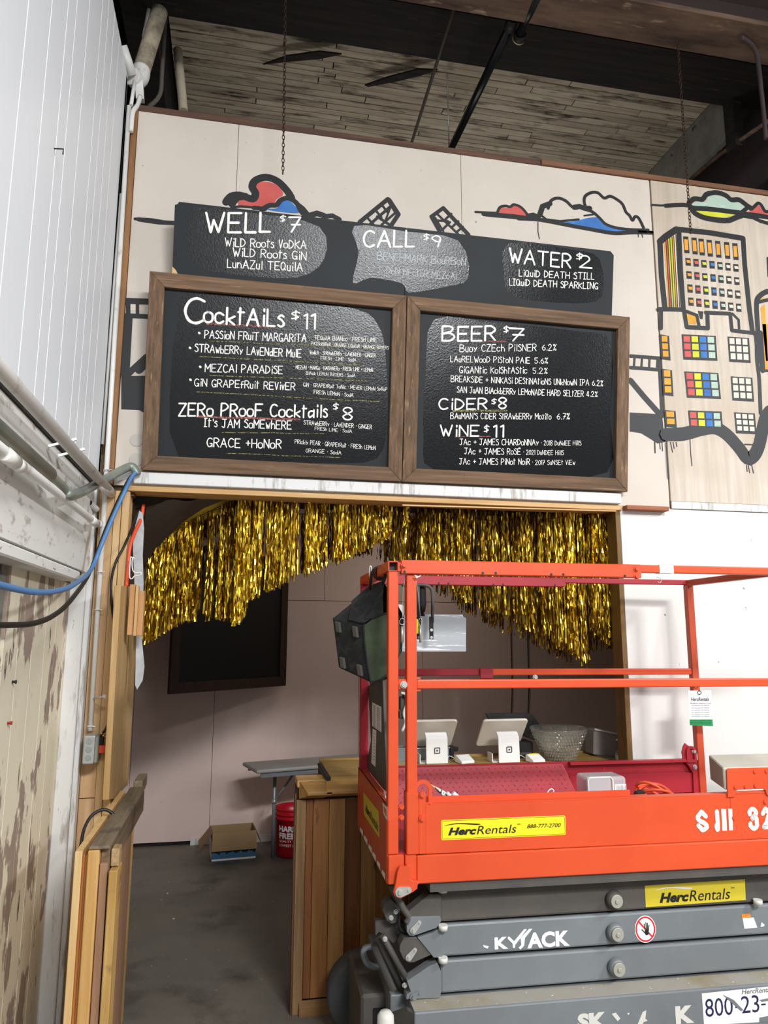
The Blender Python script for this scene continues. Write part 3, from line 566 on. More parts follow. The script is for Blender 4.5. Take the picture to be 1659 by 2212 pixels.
for tx, a, b, h, w in (('BEER', (955, 737), (1069, 735), 31, .14), ('$', (1088, 718), (1099, 719), 15, .15), ('7', (1100, 736), (1131, 737), 27, .14), ('Buoy CZEch PilSNER', (993, 760), (1158, 758), 15, .11), ('6.2%', (1171, 757), (1201, 757), 13, .11), ('LAuRELWooD PiStoN PAlE', (973, 782), (1144, 785), 13, .11), ('5.6%', (1155, 785), (1183, 785), 12, .11),
    ('GiGANtic KolShtAStic', (992, 806), (1138, 807), 14, .11), ('5.2%', (1151, 807), (1182, 807), 12, .11), ('BREAKSiDE + NiNKASi DEStiNAtioNS UNkNowN IPA', (974, 825), (1272, 833), 13, .11), ('6.2%', (1279, 833), (1302, 834), 12, .11), ('SAN JuAN BlAckbERRy LEMoNADE HARD SELtZER', (987, 848), (1260, 857), 13, .11), ('4.2%', (1267, 857), (1290, 857), 11, .12),
    ('CiDER', (948, 885), (1051, 884), 23, .15), ('$', (1062, 874), (1072, 874), 13, .16), ('8', (1077, 882), (1093, 882), 22, .15), ("BAuMAN'S CiDER StRAwbERRy Mojito", (973, 905), (1190, 906), 13, .11), ('6.7%', (1203, 906), (1230, 906), 13, .11),
    ('WiNE', (951, 942), (1034, 942), 23, .15), ('$', (1046, 934), (1056, 934), 16, .15), ('1', (1066, 944), (1072, 944), 25, .15), ('1', (1081, 944), (1087, 944), 25, .15),
    ('JAc + JAMES CHARDoNNAy', (993, 961), (1163, 962), 13, .11), ('* 2018 DuNdEE HillS', (1168, 962), (1255, 962), 10, .1), ('JAc + JAMES RoS^', (1003, 981), (1124, 982), 13, .11), ('* 2021 DuNDEE HillS', (1130, 982), (1217, 983), 10, .1), ('JAc + JAMES PiNot NoiR', (992, 1003), (1144, 1004), 13, .11), ('* 2017 SuNSEt ViEw', (1149, 1004), (1242, 1004), 10, .1)): letter_part(BP, tx, a, b, h, w, CH, br)
chalk(br, CHR, ((((986, 738), (1094, 737)), .004), (((983, 944), (1059, 942)), .004))); chalk(br, CHY, ((((979, 888), (1094, 887)), .010),))
# blackboard on the far wall
BB = PL(oy(366, 1500, 1.9), (math.cos(math.radians(42)), math.sin(math.radians(42)), 0), (0, 0, 1)); a = BB.px(366, 1500); b = BB.px(618, 1482); c = BB.px(600, 1200)
DK = {k: mat_mix('dark_stained_frame_' + k, [('#24150c', 3, (1, 12, 12) if k == 'x' else (12, 12, 1), .5, .2, 5)], .7, .2, '#3a2416') for k in 'xz'}
bbk = framed(BB, a[0], b[0], 0, 1.05, .075, 'plain empty blackboard in a dark brown frame on the back wall', dep=.028, rec=.015, frm=DK, board=M_['black'], cat='blackboard')

for uu in (a[0] + .2, b[0] - .2): add('hanging_wire', MB().tube([BB.pt(uu, 1.04, -.012), BB.pt(uu, 2.752 - BB.o.z, -.012)], .002, 5), M_['black'], bbk)
# chains
def chain(name, p, q, label):
    mb = MB(); p = Vector(p); q = Vector(q); L = (q - p).length; n = int(L / .021)
    for i in range(n):
        c = p.lerp(q, (i + .5) / n); a = math.pi / 2 * (i % 2) + .3; ux = Vector((math.cos(a), math.sin(a), 0))
        mb.tube([c + ux * (.0068 * math.cos(t)) + Vector((0, 0, .0135 * math.sin(t))) for t in [k * math.pi / 4 for k in range(8)]], .0021, 5, closed=True)
    add(name, mb, mat('rusty_chain', '#4a3a30', .5, .8), label=label, cat='chain', group='chains hanging in front of the wall')
chain('hanging_chain', oy(617, -10, -.22), oy(611, 376, -.22), 'rusty thin chain hanging in front of the wall above the cocktail board')
chain('hanging_chain', oy(1463, 75, -.22), oy(1492, 504, -.22), 'rusty thin chain hanging in front of the painted tower on the mural')
# ---------------- scissor lift ----------------
LA = math.radians(-1.85); LO = Vector((.545, -.902, 0))
LF = Matrix.Translation(LO) @ Matrix.Rotation(LA, 4, 'Z'); LU = Vector((math.cos(LA), math.sin(LA), 0)); LV = Vector((-math.sin(LA), math.cos(LA), 0)); Z = Vector((0, 0, 1))
def LY(c): return PL(LO + LV * c, LU, Z)          # plane parallel to the lift's long side
def LX(c): return PL(LO + LU * c, -LV, Z)         # plane parallel to its end
OR = mat_mix('orange_machine_paint', [('#cb4520', 2.5, (1, 1, 1), .5, .25, 5), ('#7a2e1c', 16, (1, 1, 3), .74, .02, 5)], .4, .08, '#dd5327')
ORD = mat_mix('shaded_brick_orange', [('#b04224', 2.5, (1, 1, 1), .5, .25, 5)], .45, .05, '#c64e2a')  # darker copy of the orange, shade of the end panel put into the colour
RD = mat_mix('crimson_machine_paint', [('#8f1f2b', 3, (1, 1, 1), .5, .25, 6), ('#d9707a', 30, (1, 1, 1), .76, .02, 3)], .45, .1, '#b22633')
GY = mat_mix('grey_machine_paint', [('#666a6c', 1.8, (1, 1, 1), .5, .25, 5), ('#979ca0', 10, (.4, 1, 3), .74, .03, 6)], .4, .08, '#7c8184')
GYD = mat_mix('dusty_dark_grey_paint', [('#575149', 4, (1, 1, 1), .5, .2, 6)], .7, .2, '#454341')
GYT = mat_mix('dusty_grey_top_with_paint_specks', [('#8c7f60', 3, (1, 1, 1), .58, .1, 6), ('#eceae2', 60, (1, 1, 1), .72, .02, 2)], .6, .1, '#9a958a')
STL = mat('zinc_plated_steel', '#c4c4be', .4, .6, var=.1, vscale=20); ALU = mat_mix('scratched_aluminium', [('#f4f5f5', 26, (.25, 1, 4), .62, .03, 5)], .32, .1, '#bfc3c6', metal=.75)
YEL = mat('yellow_decal', '#f2dc22', .4); YELD = mat('olive_yellow_decal', '#cdb92c', .45); INK = mat('black_ink', '#111112', .5); WHT = mat('white_decal', '#f0f1f0', .4, var=.06, vscale=30); NVY = mat('navy_ink', '#1b1c48', .5); RDK = mat('red_decal', '#d2202c', .45); PLST = mat('white_plastic_pad', '#cfcdc4', .5)
RUB = mat('black_rubber', '#161617', .8)
lift = thing('scissor_lift', None, label='orange and grey electric scissor lift parked in front of the bar', cat='scissor lift', M=LF)
def lp(name, mb, m, parent=None, **k): return add(name, mb, m, parent or lift, LF, **k)
def lpw(name, mb, m, parent=None, **k): return add(name, mb, m, parent or lift, None, **k)
LEN = 2.0
# platform
pf = lp('platform_frame', MB().box(.100, LEN, -.008, .03, .800, .893), OR, bevel=.004)
lp('corner_block', MB().box(.0, .056, -.006, .05, .802, .897), OR, bevel=.003)
lp('corner_block', MB().box(.059, .10, -.006, .03, .800, .897), OR, bevel=.003)
lp('deck_plate', MB().box(.004, LEN, .012, .77, .885, .90), RD)
lp('under_channel', MB().box(.15, LEN, .004, .74, .768, .800), GYD)
t1 = MB().box(.133, 1.318, -.002, .008, .895, 1.058); t1.box(1.318, LEN, -.002, .008, .895, 1.068); t1_ = lp('toe_board', t1, OR, bevel=.002)
lip = MB().box(.150, LEN, -.002, .035, 1.056, 1.0605); lip.box(.133, .93, .03, .036, 1.04, 1.080); lip.box(.93, 1.0, .03, .036, 1.04, 1.062); lp('toe_board_lip', lip, OR, bevel=.0015)
ep = lp('end_panel', MB().box(-.004, .004, .004, .787, .802, 1.057), ORD, bevel=.002)
lp('end_panel_lip', MB().box(-.004, .028, .004, .787, 1.053, 1.057), ORD)
tp = MB(); PX0 = LX(-.0045)
for a, b in zip([0.03, .14, .24, .35, .47, .6], [.11, .22, .335, .44, .575, .70]): tp.poly([PX0.pt(-a, .806), PX0.pt(-a - .002, .828), PX0.pt(-b + .01, .822), PX0.pt(-b, .806)])
lpw('torn_tape', tp, WHT, ep, kind='stuff')
lp('rear_toe_board', MB().box(.004, 1.70, .762, .770, .80, 1.062), RD, bevel=.002)
rl = MB().box(1.0, 1.62, .735, .765, 1.048, 1.062); rl.box(1.0, 1.655, .752, .760, .905, .998); lp('rear_toe_lip', rl, RD, bevel=.002)
tr = lp('tread_plate', MB().prism([(.02, .735, 1.058), (.955, .735, 1.058), (.965, .735, 1.05), (1.02, .70, .905), (.02, .70, .905)], (0, .012, 0)), RD)
tb = MB()
for j in range(8):
    for i in range(34):
        u = .035 + i * .029 + (.0145 if j % 2 else 0); v = .916 + j * .0185; t = (v - .905) / .15; y = .70 + .035 * t
        if u > 1.0 - .05 * t: continue
        s = 1 if (i + j) % 2 else -1; a = s * .75; cx, cz = math.cos(a) * .0088, math.sin(a) * .0088; nx, nz = -math.sin(a) * .0026, math.cos(a) * .0026
        tb.add([(u - cx, y - .0005, v - cz), (u + nx, y - .0005, v + nz), (u + cx, y - .0005, v + cz), (u - nx, y - .0005, v - nz), (u, y - .0042, v)], [(0, 4, 1), (1, 4, 2), (2, 4, 3), (3, 4, 0)], True)
lp('tread_bump', tb, RD, tr, kind='stuff')
# rails
def sq(name, p, q, s=.038, m=OR, **k):
    return lp(name, MB().bar(p, q, s, s, (0, 1, .001)), m, bevel=.004, seg=2, **k)
gp = sq('gate_post', (.018, .018, .898), (.018, .018, 1.884))
tube_top = MB()
for a, b, c, d in ((-.001, .003, 0, 0), (.033, .037, 0, 0)): tube_top.box(a, b, -.0, .785, 1.885, 1.923)
tube_top.box(-.001, .037, 0, .785, 1.885, 1.889); tube_top.box(-.001, .037, 0, .785, 1.919, 1.923); tube_top.box(.003, .033, .03, .034, 1.889, 1.919)
etr = lp('end_top_rail', tube_top, OR, bevel=.001)
lp('tube_bore', MB().box(.003, .033, .028, .030, 1.889, 1.919), INK, etr)
sq('gate_post', (.018, .760, 1.05), (.018, .760, 1.885), m=RD)
sq('guard_post', (.087, .02, 1.0), (.087, .02, 1.874))
sl = lp('post_sleeve', MB().box(.064, .108, -.010, .045, .897, 1.103), OR, bevel=.003)
lp('post_sleeve', MB().box(.108, .133, -.008, .0, .897, 1.098), OR, bevel=.002)
tr_ = lp('top_rail', MB().box(.046, 1.003, -.012, .026, 1.876, 1.928), OR, bevel=.003)
hb = MB().box(.034, .05, -.004, .03, 1.885, 1.919); lp('rail_stub', hb, OR)
sq('top_rail', (1.0, .012, 1.913), (LEN, .012, 1.913), .031)
dk = MB(); PY = LY(-.0128)
for x, y in ((874, 1235), (1043, 1238), (1071, 1238), (1191, 1241), (1217, 1241), (1350, 1244)): p = LF.inverted() @ PY.P([(x, y)])[0]; dk.cyl(p + Vector((0, .004, 0)), p, .0052, 12)
lp('bolt_hole', dk, INK, tr_, kind='stuff')
def bolt(x, y, c=-.013, r=.0085, m=STL, L=.009, n=6):
    p = LF.inverted() @ LY(c).P([(x, y)])[0]; mb = MB().cyl(p + Vector((0, .002, 0)), p - Vector((0, L, 0)), r, n); mb.cyl(p + Vector((0, .002, 0)), p - Vector((0, .002, 0)), r * 1.5, 14); return mb
for x, y in ((873, 1221), (1375, 1229), (1375, 1245)): lp('rail_bolt', bolt(x, y), OR, tr_)
lp('mid_rail', MB().bar((.106, .02, 1.475), (LEN, .02, 1.472), .030, .032, (0, 0, 1)), OR, bevel=.004, seg=2)
lp('mid_rail', MB().bar((.036, .02, 1.475), (.069, .02, 1.475), .030, .036, (0, 0, 1)), OR, bevel=.003)
lp('weld_boss', MB().bar((.07, .015, 1.496), (.12, .015, 1.496), .02, .006, (0, 0, 1)), OR); lp('weld_boss', MB().bar((.07, .015, 1.454), (.12, .015, 1.454), .02, .006, (0, 0, 1)), OR)
lp('rail_bolt', bolt(872, 1479, .0, .009), STL)
lp('top_rail', MB().box(.03, 1.011, .738, .770, 1.889, 1.934), RD, bevel=.003)
sq('top_rail', (1.0, .755, 1.921), (1.69, .755, 1.921), .026, RD)
sq('mid_rail', (.03, .755, 1.481), (.62, .755, 1.481), .032, RD); sq('mid_rail', (.62, .755, 1.481), (1.675, .755, 1.479), .030, OR)
lp('rail_joint_plate', MB().box(.565, .63, .73, .738, 1.452, 1.500), RD, bevel=.003); lp('rail_bolt', bolt(1156, 1463, .728), STL)
rp = sq('guard_post', (1.677, .752, .90), (1.677, .752, 1.908), .036, ORD)
sq('end_top_rail', (1.675, .752, 1.918), (1.675, .0, 1.918), .030, ORD)
dk = MB(); PY = LY(.7365)
for x, y in ((948, 1260), (969, 1260), (1066, 1263), (1087, 1263), (1199, 1264)): p = LF.inverted() @ PY.P([(x, y)])[0]; dk.cyl(p + Vector((0, .006, 0)), p, .005, 12)
lp('bolt_hole', dk, INK, kind='stuff')
# lifting eyes
def eye(name, cx, cz, y, w, h, r, m, flip=1):
    mb = MB(); out = []; inn = []
    for k in range(13): a = math.pi * k / 12; out.append((cx + flip * math.cos(a) * w, y, cz + math.sin(a) * w)); inn.append((cx + flip * math.cos(a) * r, y, cz + math.sin(a) * r))
    out = [(cx + flip * w, y, cz - h)] + out + [(cx - flip * w, y, cz - h)]; inn = [(cx + flip * r, y, cz - h * .72)] + inn + [(cx - flip * r, y, cz - h * .72)]
    for i in range(len(out) - 1):
        mb.prism([out[i], out[i + 1], inn[i + 1], inn[i]], (0, .008, 0))
    mb.prism([out[0], inn[0], inn[-1], out[-1]], (0, .008, 0)); return mb
lp('tie_down_eye', eye('eye', .128, 1.108, .012, .034, .06, .020, OR), OR)
RE = MB(); PYr = LY(.742)
epx = [(1476, 1612), (1480, 1605), (1486, 1610), (1497, 1616), (1514, 1618), (1518, 1660), (1521, 1714), (1499, 1714), (1497, 1670), (1488, 1655), (1476, 1642), (1473, 1625)]
RE.prism([LF.inverted() @ p for p in PYr.P(epx)], (0, .008, 0))
lp('tie_down_plate', RE, RD, bevel=.002); lp('tie_down_eye', eye('eye', 1.625, 1.098, .733, .026, .05, .014, RD), RD)
for x, y in ((1499, 1623), (1501, 1657)): lp('rail_bolt', bolt(x, y, .74, .008), STL)
dc = lpw('blue_decal', MB().poly(LY(.7405).P([(1503, 1625), (1515, 1624), (1516, 1642), (1504, 1642)])), mat('blue_decal', '#1c2a9c', .4), label='small blue sticker with a white figure')
fg = MB(); PF = LY(.7400); fg.stroke(PF.P([(1506.5, 1629), (1506.5, 1640)]), .0075, PF.n); fg.stroke(PF.P([(1506.5, 1626.6), (1506.5, 1626.7)]), .005, PF.n); fg.stroke(PF.P([(1510, 1628), (1514, 1630)]), .002, PF.n); lpw('decal_figure', fg, WHT, dc)
# brackets and bolts at the front left corner
for x, y in ((913, 1717), (912, 1768)): lp('sleeve_bolt', bolt(x, y, -.011, .008, n=12, L=.006), OR, sl)
for x, y in ((867, 1743), (867, 1766)): lp('rail_bolt', bolt(x, y, .004, .007), OR)
def z4(x, y): return (780 + x / 6.11, 1850 + y / 6.11)
def plate(name, pts, c, th, m, parent=None, bev=.0015, **k): return lp(name, MB().prism([LF.inverted() @ p for p in LY(c).P(pts)], (0, th, 0)), m, parent, bevel=bev, **k)
hbk = plate('pivot_bracket', [z4(*p) for p in ((500, 155), (520, 138), (590, 135), (600, 115), (635, 115), (648, 130), (648, 300), (680, 330), (735, 325), (765, 345), (765, 362), (745, 380), (745, 425), (690, 470), (600, 520), (520, 560), (470, 548), (440, 520), (428, 480), (455, 370), (480, 210))], -.028, .018, OR)
def oblong(name, a, b, ra, rb, c, m, parent=None, th=.006):
    A, B = [LF.inverted() @ p for p in LY(c).P([a, b])]; d = (B - A); L = d.length; d.normalize(); n = Vector((-d.z, 0, d.x)); P = []
    for k in range(9): t = math.pi * k / 8; P.append(A - d * math.sin(t) * ra + n * math.cos(t) * ra)
    for k in range(9): t = math.pi * k / 8; P.append(B + d * math.sin(t) * rb - n * math.cos(t) * rb)
    mb = MB().prism(P, (0, th, 0)); mb.cyl(A + Vector((0, .001, 0)), A - Vector((0, .008, 0)), ra * .45, 12); mb.cyl(B + Vector((0, .001, 0)), B - Vector((0, .005, 0)), rb * .4, 10)
    return lp(name, mb, m, parent)
oblong('pin_plate', z4(515, 475), z4(628, 450), .0165, .0105, -.034, STL, hbk)
# scissor arms
def arm(z0, z1, m, x0=.2, y=.07): return lp('scissor_arm', MB().box(x0, LEN, y, y + .06, z0, z1), m, bevel=.008, seg=2)
a1 = arm(.645, .757, GYD); a2 = arm(.531, .637, GY, .192); a3 = arm(.413, .520, GY)
for z0, z1 in ((.645, .757), (.531, .637), (.413, .520)): lp('scissor_arm', MB().box(.25, LEN, .62, .68, z0, z1), GYD, bevel=.006)
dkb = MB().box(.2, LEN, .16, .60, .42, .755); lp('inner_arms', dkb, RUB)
plate('arm_end', [z4(*p) for p in ((1020, 500), (900, 500), (620, 730), (655, 860), (610, 900), (605, 1000), (640, 1045), (700, 1048), (980, 950), (1060, 850), (1060, 520))], .055, .05, GYD)
plate('arm_end', [z4(*p) for p in ((620, 800), (1040, 790), (1062, 850), (1000, 945), (700, 1050), (640, 1048), (605, 1000), (602, 905))], .050, .02, GY)
oblong('pin_plate', z4(690, 980), z4(768, 880), .0115, .0075, .044, STL)
plate('arm_end', [z4(*p) for p in ((560, 1080), (690, 1060), (740, 1075), (950, 1290), (700, 1400), (630, 1405), (560, 1360), (510, 1250), (510, 1180))], .060, .05, GYD)
plate('arm_end', [z4(*p) for p in ((745, 1075), (940, 1010), (1060, 940), (1080, 1340), (960, 1340))], .055, .03, GY)
oblong('pin_plate', z4(630, 1340), z4(712, 1240), .0115, .0075, .052, STL)
plate('arm_end', [z4(*p) for p in ((1010, 1405), (900, 1450), (605, 1650), (655, 1790), (600, 1830), (595, 1890), (1040, 1870), (1060, 1790), (1055, 1530), (1030, 1450))], .055, .05, GY)
oblong('pin_plate', z4(690, 1860), z4(770, 1810), .012, .0075, .050, GY)
for (x, y), zz in (((1325, 1942), 0), ((1327, 2013), 0), ((1330, 2088), 0)):
    p = LF.inverted() @ LY(.066).P([(x, y)])[0]
    b_ = MB().cyl(p, p - Vector((0, .022, 0)), .034, 24, .028); o_ = lp('pivot_boss', b_, GY if y > 1950 else GYD, bevel=.003)
    c_ = MB().cyl(p - Vector((0, .020, 0)), p - Vector((0, .030, 0)), .0235, 24); c_.cyl(p - Vector((0, .029, 0)), p - Vector((0, .034, 0)), .008, 12); lp('pivot_cap', c_, mat('pale_zinc_cap', '#a9a79a', .5, .3), o_, bevel=.0015)
for x, y in ((956, 1921), (1637, 1948), (957, 2003), (957, 2073)):
    p = LF.inverted() @ LY(.05).P([(x, y)])[0]; lp('rest_pad', MB().cyl(p + Vector((0, 0, .008)), p - Vector((0, 0, .009)), .0165, 18), PLST)
# hoses, rods and links at the left end of the stack
def lt(name, pts, r, m, c=.10, n=8, sm_=True):
    P = [LF.inverted() @ LY(c).P([q])[0] for q in pts]; return lp(name, MB().tube(smooth(P, 4) if sm_ else P, r, n), m)
lt('hose', [z4(*p) for p in ((380, 370), (480, 540), (560, 690), (630, 800), (600, 880))], .012, GYD, .06)
lt('hose', [z4(*p) for p in ((520, 770), (500, 850), (520, 960), (600, 1010))], .005, RUB, .09)
lt('strut_rod', [z4(280, 1040), z4(620, 1650)], .011, GYD, .09, 10, False); lt('strut_rod', [z4(230, 1080), z4(560, 1780)], .012, GYD, .13, 10, False)
lt('strut_rod', [z4(200, 1150), z4(520, 1950), z4(640, 2250)], .022, GYD, .16, 10, False)
plate('link_plate', [z4(*p) for p in ((335, 600), (400, 570), (520, 700), (495, 870), (400, 890), (340, 850), (285, 720), (300, 650))], .11, .05, GYD)
plate('link_plate', [z4(*p) for p in ((185, 850), (420, 830), (620, 900), (560, 1130), (420, 1150), (330, 1060), (240, 1000), (190, 1050))], .15, .03, GYD)
for x, y in ((395, 810), (460, 730)): lp('link_bolt', bolt(780 + x / 6.11, 1850 + y / 6.11, .107, .006), STL)
for x, y in ((315, 1090), (575, 1700)): lp('link_bolt', bolt(780 + x / 6.11, 1850 + y / 6.11, .075, .006), STL)
rg = [z4(*p) for p in ((210, 1190), (120, 1190), (45, 1220), (35, 1310), (90, 1420), (200, 1460), (290, 1440))]
lt('tow_ring', rg, .012, GY, .28)
# chassis
ch = MB().box(.086, LEN, -.022, .70, .20, .404); ch.box(.03, .2, .12, .66, .18, .40); chs = lp('chassis', ch, GY, bevel=.006, seg=2)
lp('chassis_top', MB().box(.088, LEN, -.014, .07, .404, .4055), GYT)
lp('chassis_end_plate', MB().prism([(.07, .0, .40), (.086, -.02, .40), (.086, -.02, .1), (.02, .1, .1), (.0, .1, .33)], (0, .03, 0)), GYD)
lp('battery_box', MB().box(-.06, .09, .22, .6, .08, .36), GYD, bevel=.01); lp('box_recess', MB().box(-.015, .075, .212, .222, .10, .315), INK)
def wheel(x, y, r=.16, w=.11):
    mb = MB(); c = Vector((x, y, r)); pr = [(r * .55, -w / 2), (r * .93, -w / 2), (r, -w * .36), (r, w * .36), (r * .93, w / 2), (r * .55, w / 2), (.02, w * .4)]
    Mx = Matrix.Rotation(math.pi / 2, 4, 'X'); mb.lathe(pr, c, 28, Mx); o = lp('wheel', mb, mat('grey_tyre', '#4a4d4e', .8, var=.2)); h = MB().lathe([(.0, -w * .5), (r * .3, -w * .52), (r * .56, -w * .42)], c, 20, Mx * -1 if False else Mx); lp('wheel_hub', h, GYD, o)
wheel(.02, .70); wheel(.22, .03, .155, .09); wheel(1.6, .03, .155, .09); wheel(1.6, .66, .155, .09)
p = LF.inverted() @ LY(-.03).P([(836, 2207)])[0]; lp('end_bumper', MB().lathe([(0, .03), (.018, .028), (.028, .015), (.03, -.02)], p + Vector((0, .03, -.01)), 18), PLST)

# decals
def decal(name, pl, tl, tr, br_, bl_, m, parent=None): return lpw(name, MB().poly(pl.P([tl, tr, br_, bl_])), m, parent)
def herc(pl, x0, x1, z0, z1, parent, swoosh, tm='', ink=INK):
    mb = MB(); h = z1 - z0; w = x1 - x0; printed(mb, pl, 'Herc', x0, z0, w * .40, h * .72, .045, .28); printed(mb, pl, 'Rentals', x0 + w * .405, z0, w * .565, h * .78, .0, .22)
    if tm: printed(mb, pl, tm, x0 + w * .985, z0 + h * .72, w * .05, h * .14)
    lpw('logo_lettering', mb, ink, parent); P = smooth([pl.pt(x0 - w * .06, z0 + h * .90, .001), pl.pt(x0 + w * .12, z0 + h * 1.12, .001), pl.pt(x0 + w * .44, z0 + h * .98, .001), pl.pt(x0 + w * .40, z0 + h * .88, .001), pl.pt(x0 + w * .14, z0 + h * 1.04, .001)], 4, True)
    lpw('logo_swoosh', MB().poly(P), swoosh, parent)
def rrect(pl, u0, u1, v0, v1, r, d):
    P = []
    for cx, cy, a0 in ((u1 - r, v1 - r, 0), (u0 + r, v1 - r, 90), (u0 + r, v0 + r, 180), (u1 - r, v0 + r, 270)):
        for k in range(5): a = math.radians(a0 + k * 22.5); P.append(pl.pt(cx + r * math.cos(a), cy + r * math.sin(a), d))
    return P
D0 = LY(-.0026)
s1 = lpw('rental_decal', MB().poly(rrect(D0, .190, .655, .939, 1.0065, .007, 0)), YEL, label='yellow rental company sticker on the orange side')
ln = MB(); ln.stroke((lambda P: P + [P[0]])(rrect(D0, .1935, .6515, .9425, 1.003, .006, .0004)), .0011, D0.n, round_=False); lpw('decal_border', ln, INK, s1)
herc(D0, .215, .475, .954, .990, s1, INK, '®'); pn = MB(); printed(pn, D0, '888-777-2700', .508, .967, .128, .0135, .008, .25); lpw('decal_number', pn, INK, s1)
class Sep:
    def __init__(s, nm, m, par): s.a = (nm, m, par)
    def stroke(s, *a, **k): lpw(s.a[0], MB().stroke(*a, **k), s.a[1], s.a[2])
    def poly(s, P): lpw(s.a[0], MB().poly(P), s.a[1], s.a[2])
    def add(s, *a): lpw(s.a[0], MB().add(*a), s.a[1], s.a[2])
md = Sep('model_lettering', WHT, t1_)
def S4(x, y): return (1250 + x / 4.056, 1450 + y / 4.056)
DM = LY(-.0028)
def boxtxt(mb, pl, t, tl, br_, bold=.05, d=.0006, shear=0):
    a = pl.px(*tl); b = pl.px(*br_); printed(mb, pl, t, a[0], b[1], b[0] - a[0], a[1] - b[1], bold, shear, d)
def fat(mb, pl, gly, tl, br_, w, d=.0006):
    a = pl.px(*tl); b = pl.px(*br_); pts = [(int(q[0]), int(q[1])) for q in gly.strip('~').split()]; mx = max(p[0] for p in pts); W, Hh = b[0] - a[0] - w, a[1] - b[1] - w
    P = [pl.pt(a[0] + w / 2 + x / mx * W, b[1] + w / 2 + y / 8 * Hh, d) for x, y in pts]; mb.stroke(smooth(P, 4) if gly[0] == '~' else P, w, pl.n, 8)
fat(md, DM, '~46 37 28 17 06 05 14 33 42 41 20 11 02', S4(1022, 1215), S4(1140, 1408), .0165); fat(md, DM, '~38 34 32 20 01 02', S4(1180, 1210), S4(1240, 1406), .0165)
for q in (((1248, 1206), (1290, 1208), (1298, 1396), (1258, 1396)), ((1308, 1204), (1344, 1206), (1352, 1392), (1318, 1394))): md.poly(DM.P([S4(*p) for p in q], .0006))
fat(md, DM, '~06 07 18 28 37 36 25 14', S4(1476, 1192), S4(1580, 1388), .0165); fat(md, DM, '~14 25 34 33 32 31 20 10 01 02', S4(1476, 1192), S4(1582, 1392), .0165)
fat(md, DM, '~06 17 28 37 46 34 22 00', S4(1590, 1188), S4(1694, 1382), .0165); fat(md, DM, '00 40', S4(1590, 1188), S4(1694, 1382), .0165); fat(md, DM, '17 28 20', S4(1712, 1188), S4(1750, 1380), .0165); fat(md, DM, '~44 24 06 28 47 44 30 11', S4(1785, 1188), S4(1890, 1380), .0165)

for x, y in (S4(1360, 1287), S4(1636, 1145)): lp('panel_rivet', bolt(x, y, -.003, .006, n=12, L=.004), OR)
AP = LY(.0692)
s2 = decal('rental_decal', AP, (1393, 1913), (1609, 1899), (1611, 1944), (1395, 1960), YELD); a = AP.px(1425, 1952); b = AP.px(1580, 1908); herc(AP, a[0], b[0], a[1] + .002, b[1] - .006, s2, mat('pale_swoosh', '#d8cfc8', .5), 'TM')
sk = Sep('maker_lettering', WHT, a2); boxtxt(sk, AP, 'K', (1068, 2025), (1098, 2049), .05); boxtxt(sk, AP, 'ACK', (1138, 2015), (1231, 2043), .045); sk.stroke(AP.P([(1099, 2026), (1110, 2037), (1110, 2045)], .0006), .0095, AP.n)
for pts in (((1107, 2037), (1132, 2007), (1138, 2007), (1113, 2041)), ((1124, 2026), (1143, 2006), (1150, 2006), (1134, 2026), (1132, 2043), (1124, 2051), (1120, 2047), (1126, 2041)), ((1043, 2041), (1056, 2044), (1053, 2049), (1045, 2046))): sk.poly(AP.P(pts, .0006))

cx, cz = AP.px(1394, 2007); r = .037
def disc(pl, cx, cz, rx, rz, d, n=28): return [pl.pt(cx + rx * math.cos(2 * math.pi * k / n), cz + rz * math.sin(2 * math.pi * k / n), d) for k in range(n)]
ps = lpw('warning_decal', MB().poly(disc(AP, cx, cz, .042, .047, .0003)), WHT, label='round no-hands warning sticker')
rr = MB(); rr.stroke((lambda P: P + [P[0]])(disc(AP, cx, cz, .0365, .041, .0006)), .006, AP.n, round_=False); rr.stroke([AP.pt(cx - .026, cz + .028, .0006), AP.pt(cx + .026, cz - .028, .0006)], .006, AP.n, round_=False); lpw('warning_ring', rr, RDK, ps)
hd = MB(); hp = lambda u, v: AP.pt(cx + u, cz + v, .0009)
hd.poly([hp(-.003, -.004), hp(.013, -.004), hp(.012, -.018), hp(.004, -.022), hp(-.002, -.018)])
for q in (((0, -.004), (-.004, .018)), ((.004, -.004), (.003, .022)), ((.008, -.004), (.009, .020)), ((.0115, -.006), (.015, .013)), ((-.001, -.014), (-.014, -.001))): hd.stroke([hp(*q[0]), hp(*q[1])], .0036, AP.n)
lpw('hand_symbol', hd, INK, ps)
ts = MB(); ts.poly(AP.P([(1604, 1983), (1628, 1982), (1636, 2004), (1608, 2006)])); ts.poly(AP.P([(1645, 1992), (1652, 1998), (1650, 2001), (1643, 2002)])); lpw('torn_decal', ts, WHT); lpw('torn_decal', MB().poly(AP.P([(1602, 1975), (1620, 1973), (1622, 1981), (1602, 1983)], .0004)), mat('orange_decal', '#e2882f', .5))
CPn = LY(-.0225)
dl = decal('number_decal', CPn, (1516, 2146), (1690, 2128), (1690, 2205), (1521, 2215), WHT)
nb = MB(); boxtxt(nb, CPn, '800', (1522, 2158), (1584, 2192), .0, .0006); boxtxt(nb, CPn, '-', (1588, 2174), (1597, 2177), .0, .0006); boxtxt(nb, CPn, '23', (1600, 2152), (1641, 2186), .0, .0006); boxtxt(nb, CPn, '-', (1644, 2168), (1654, 2171), .0, .0006); boxtxt(nb, CPn, '7', (1660, 2148), (1680, 2182), .0, .0006)
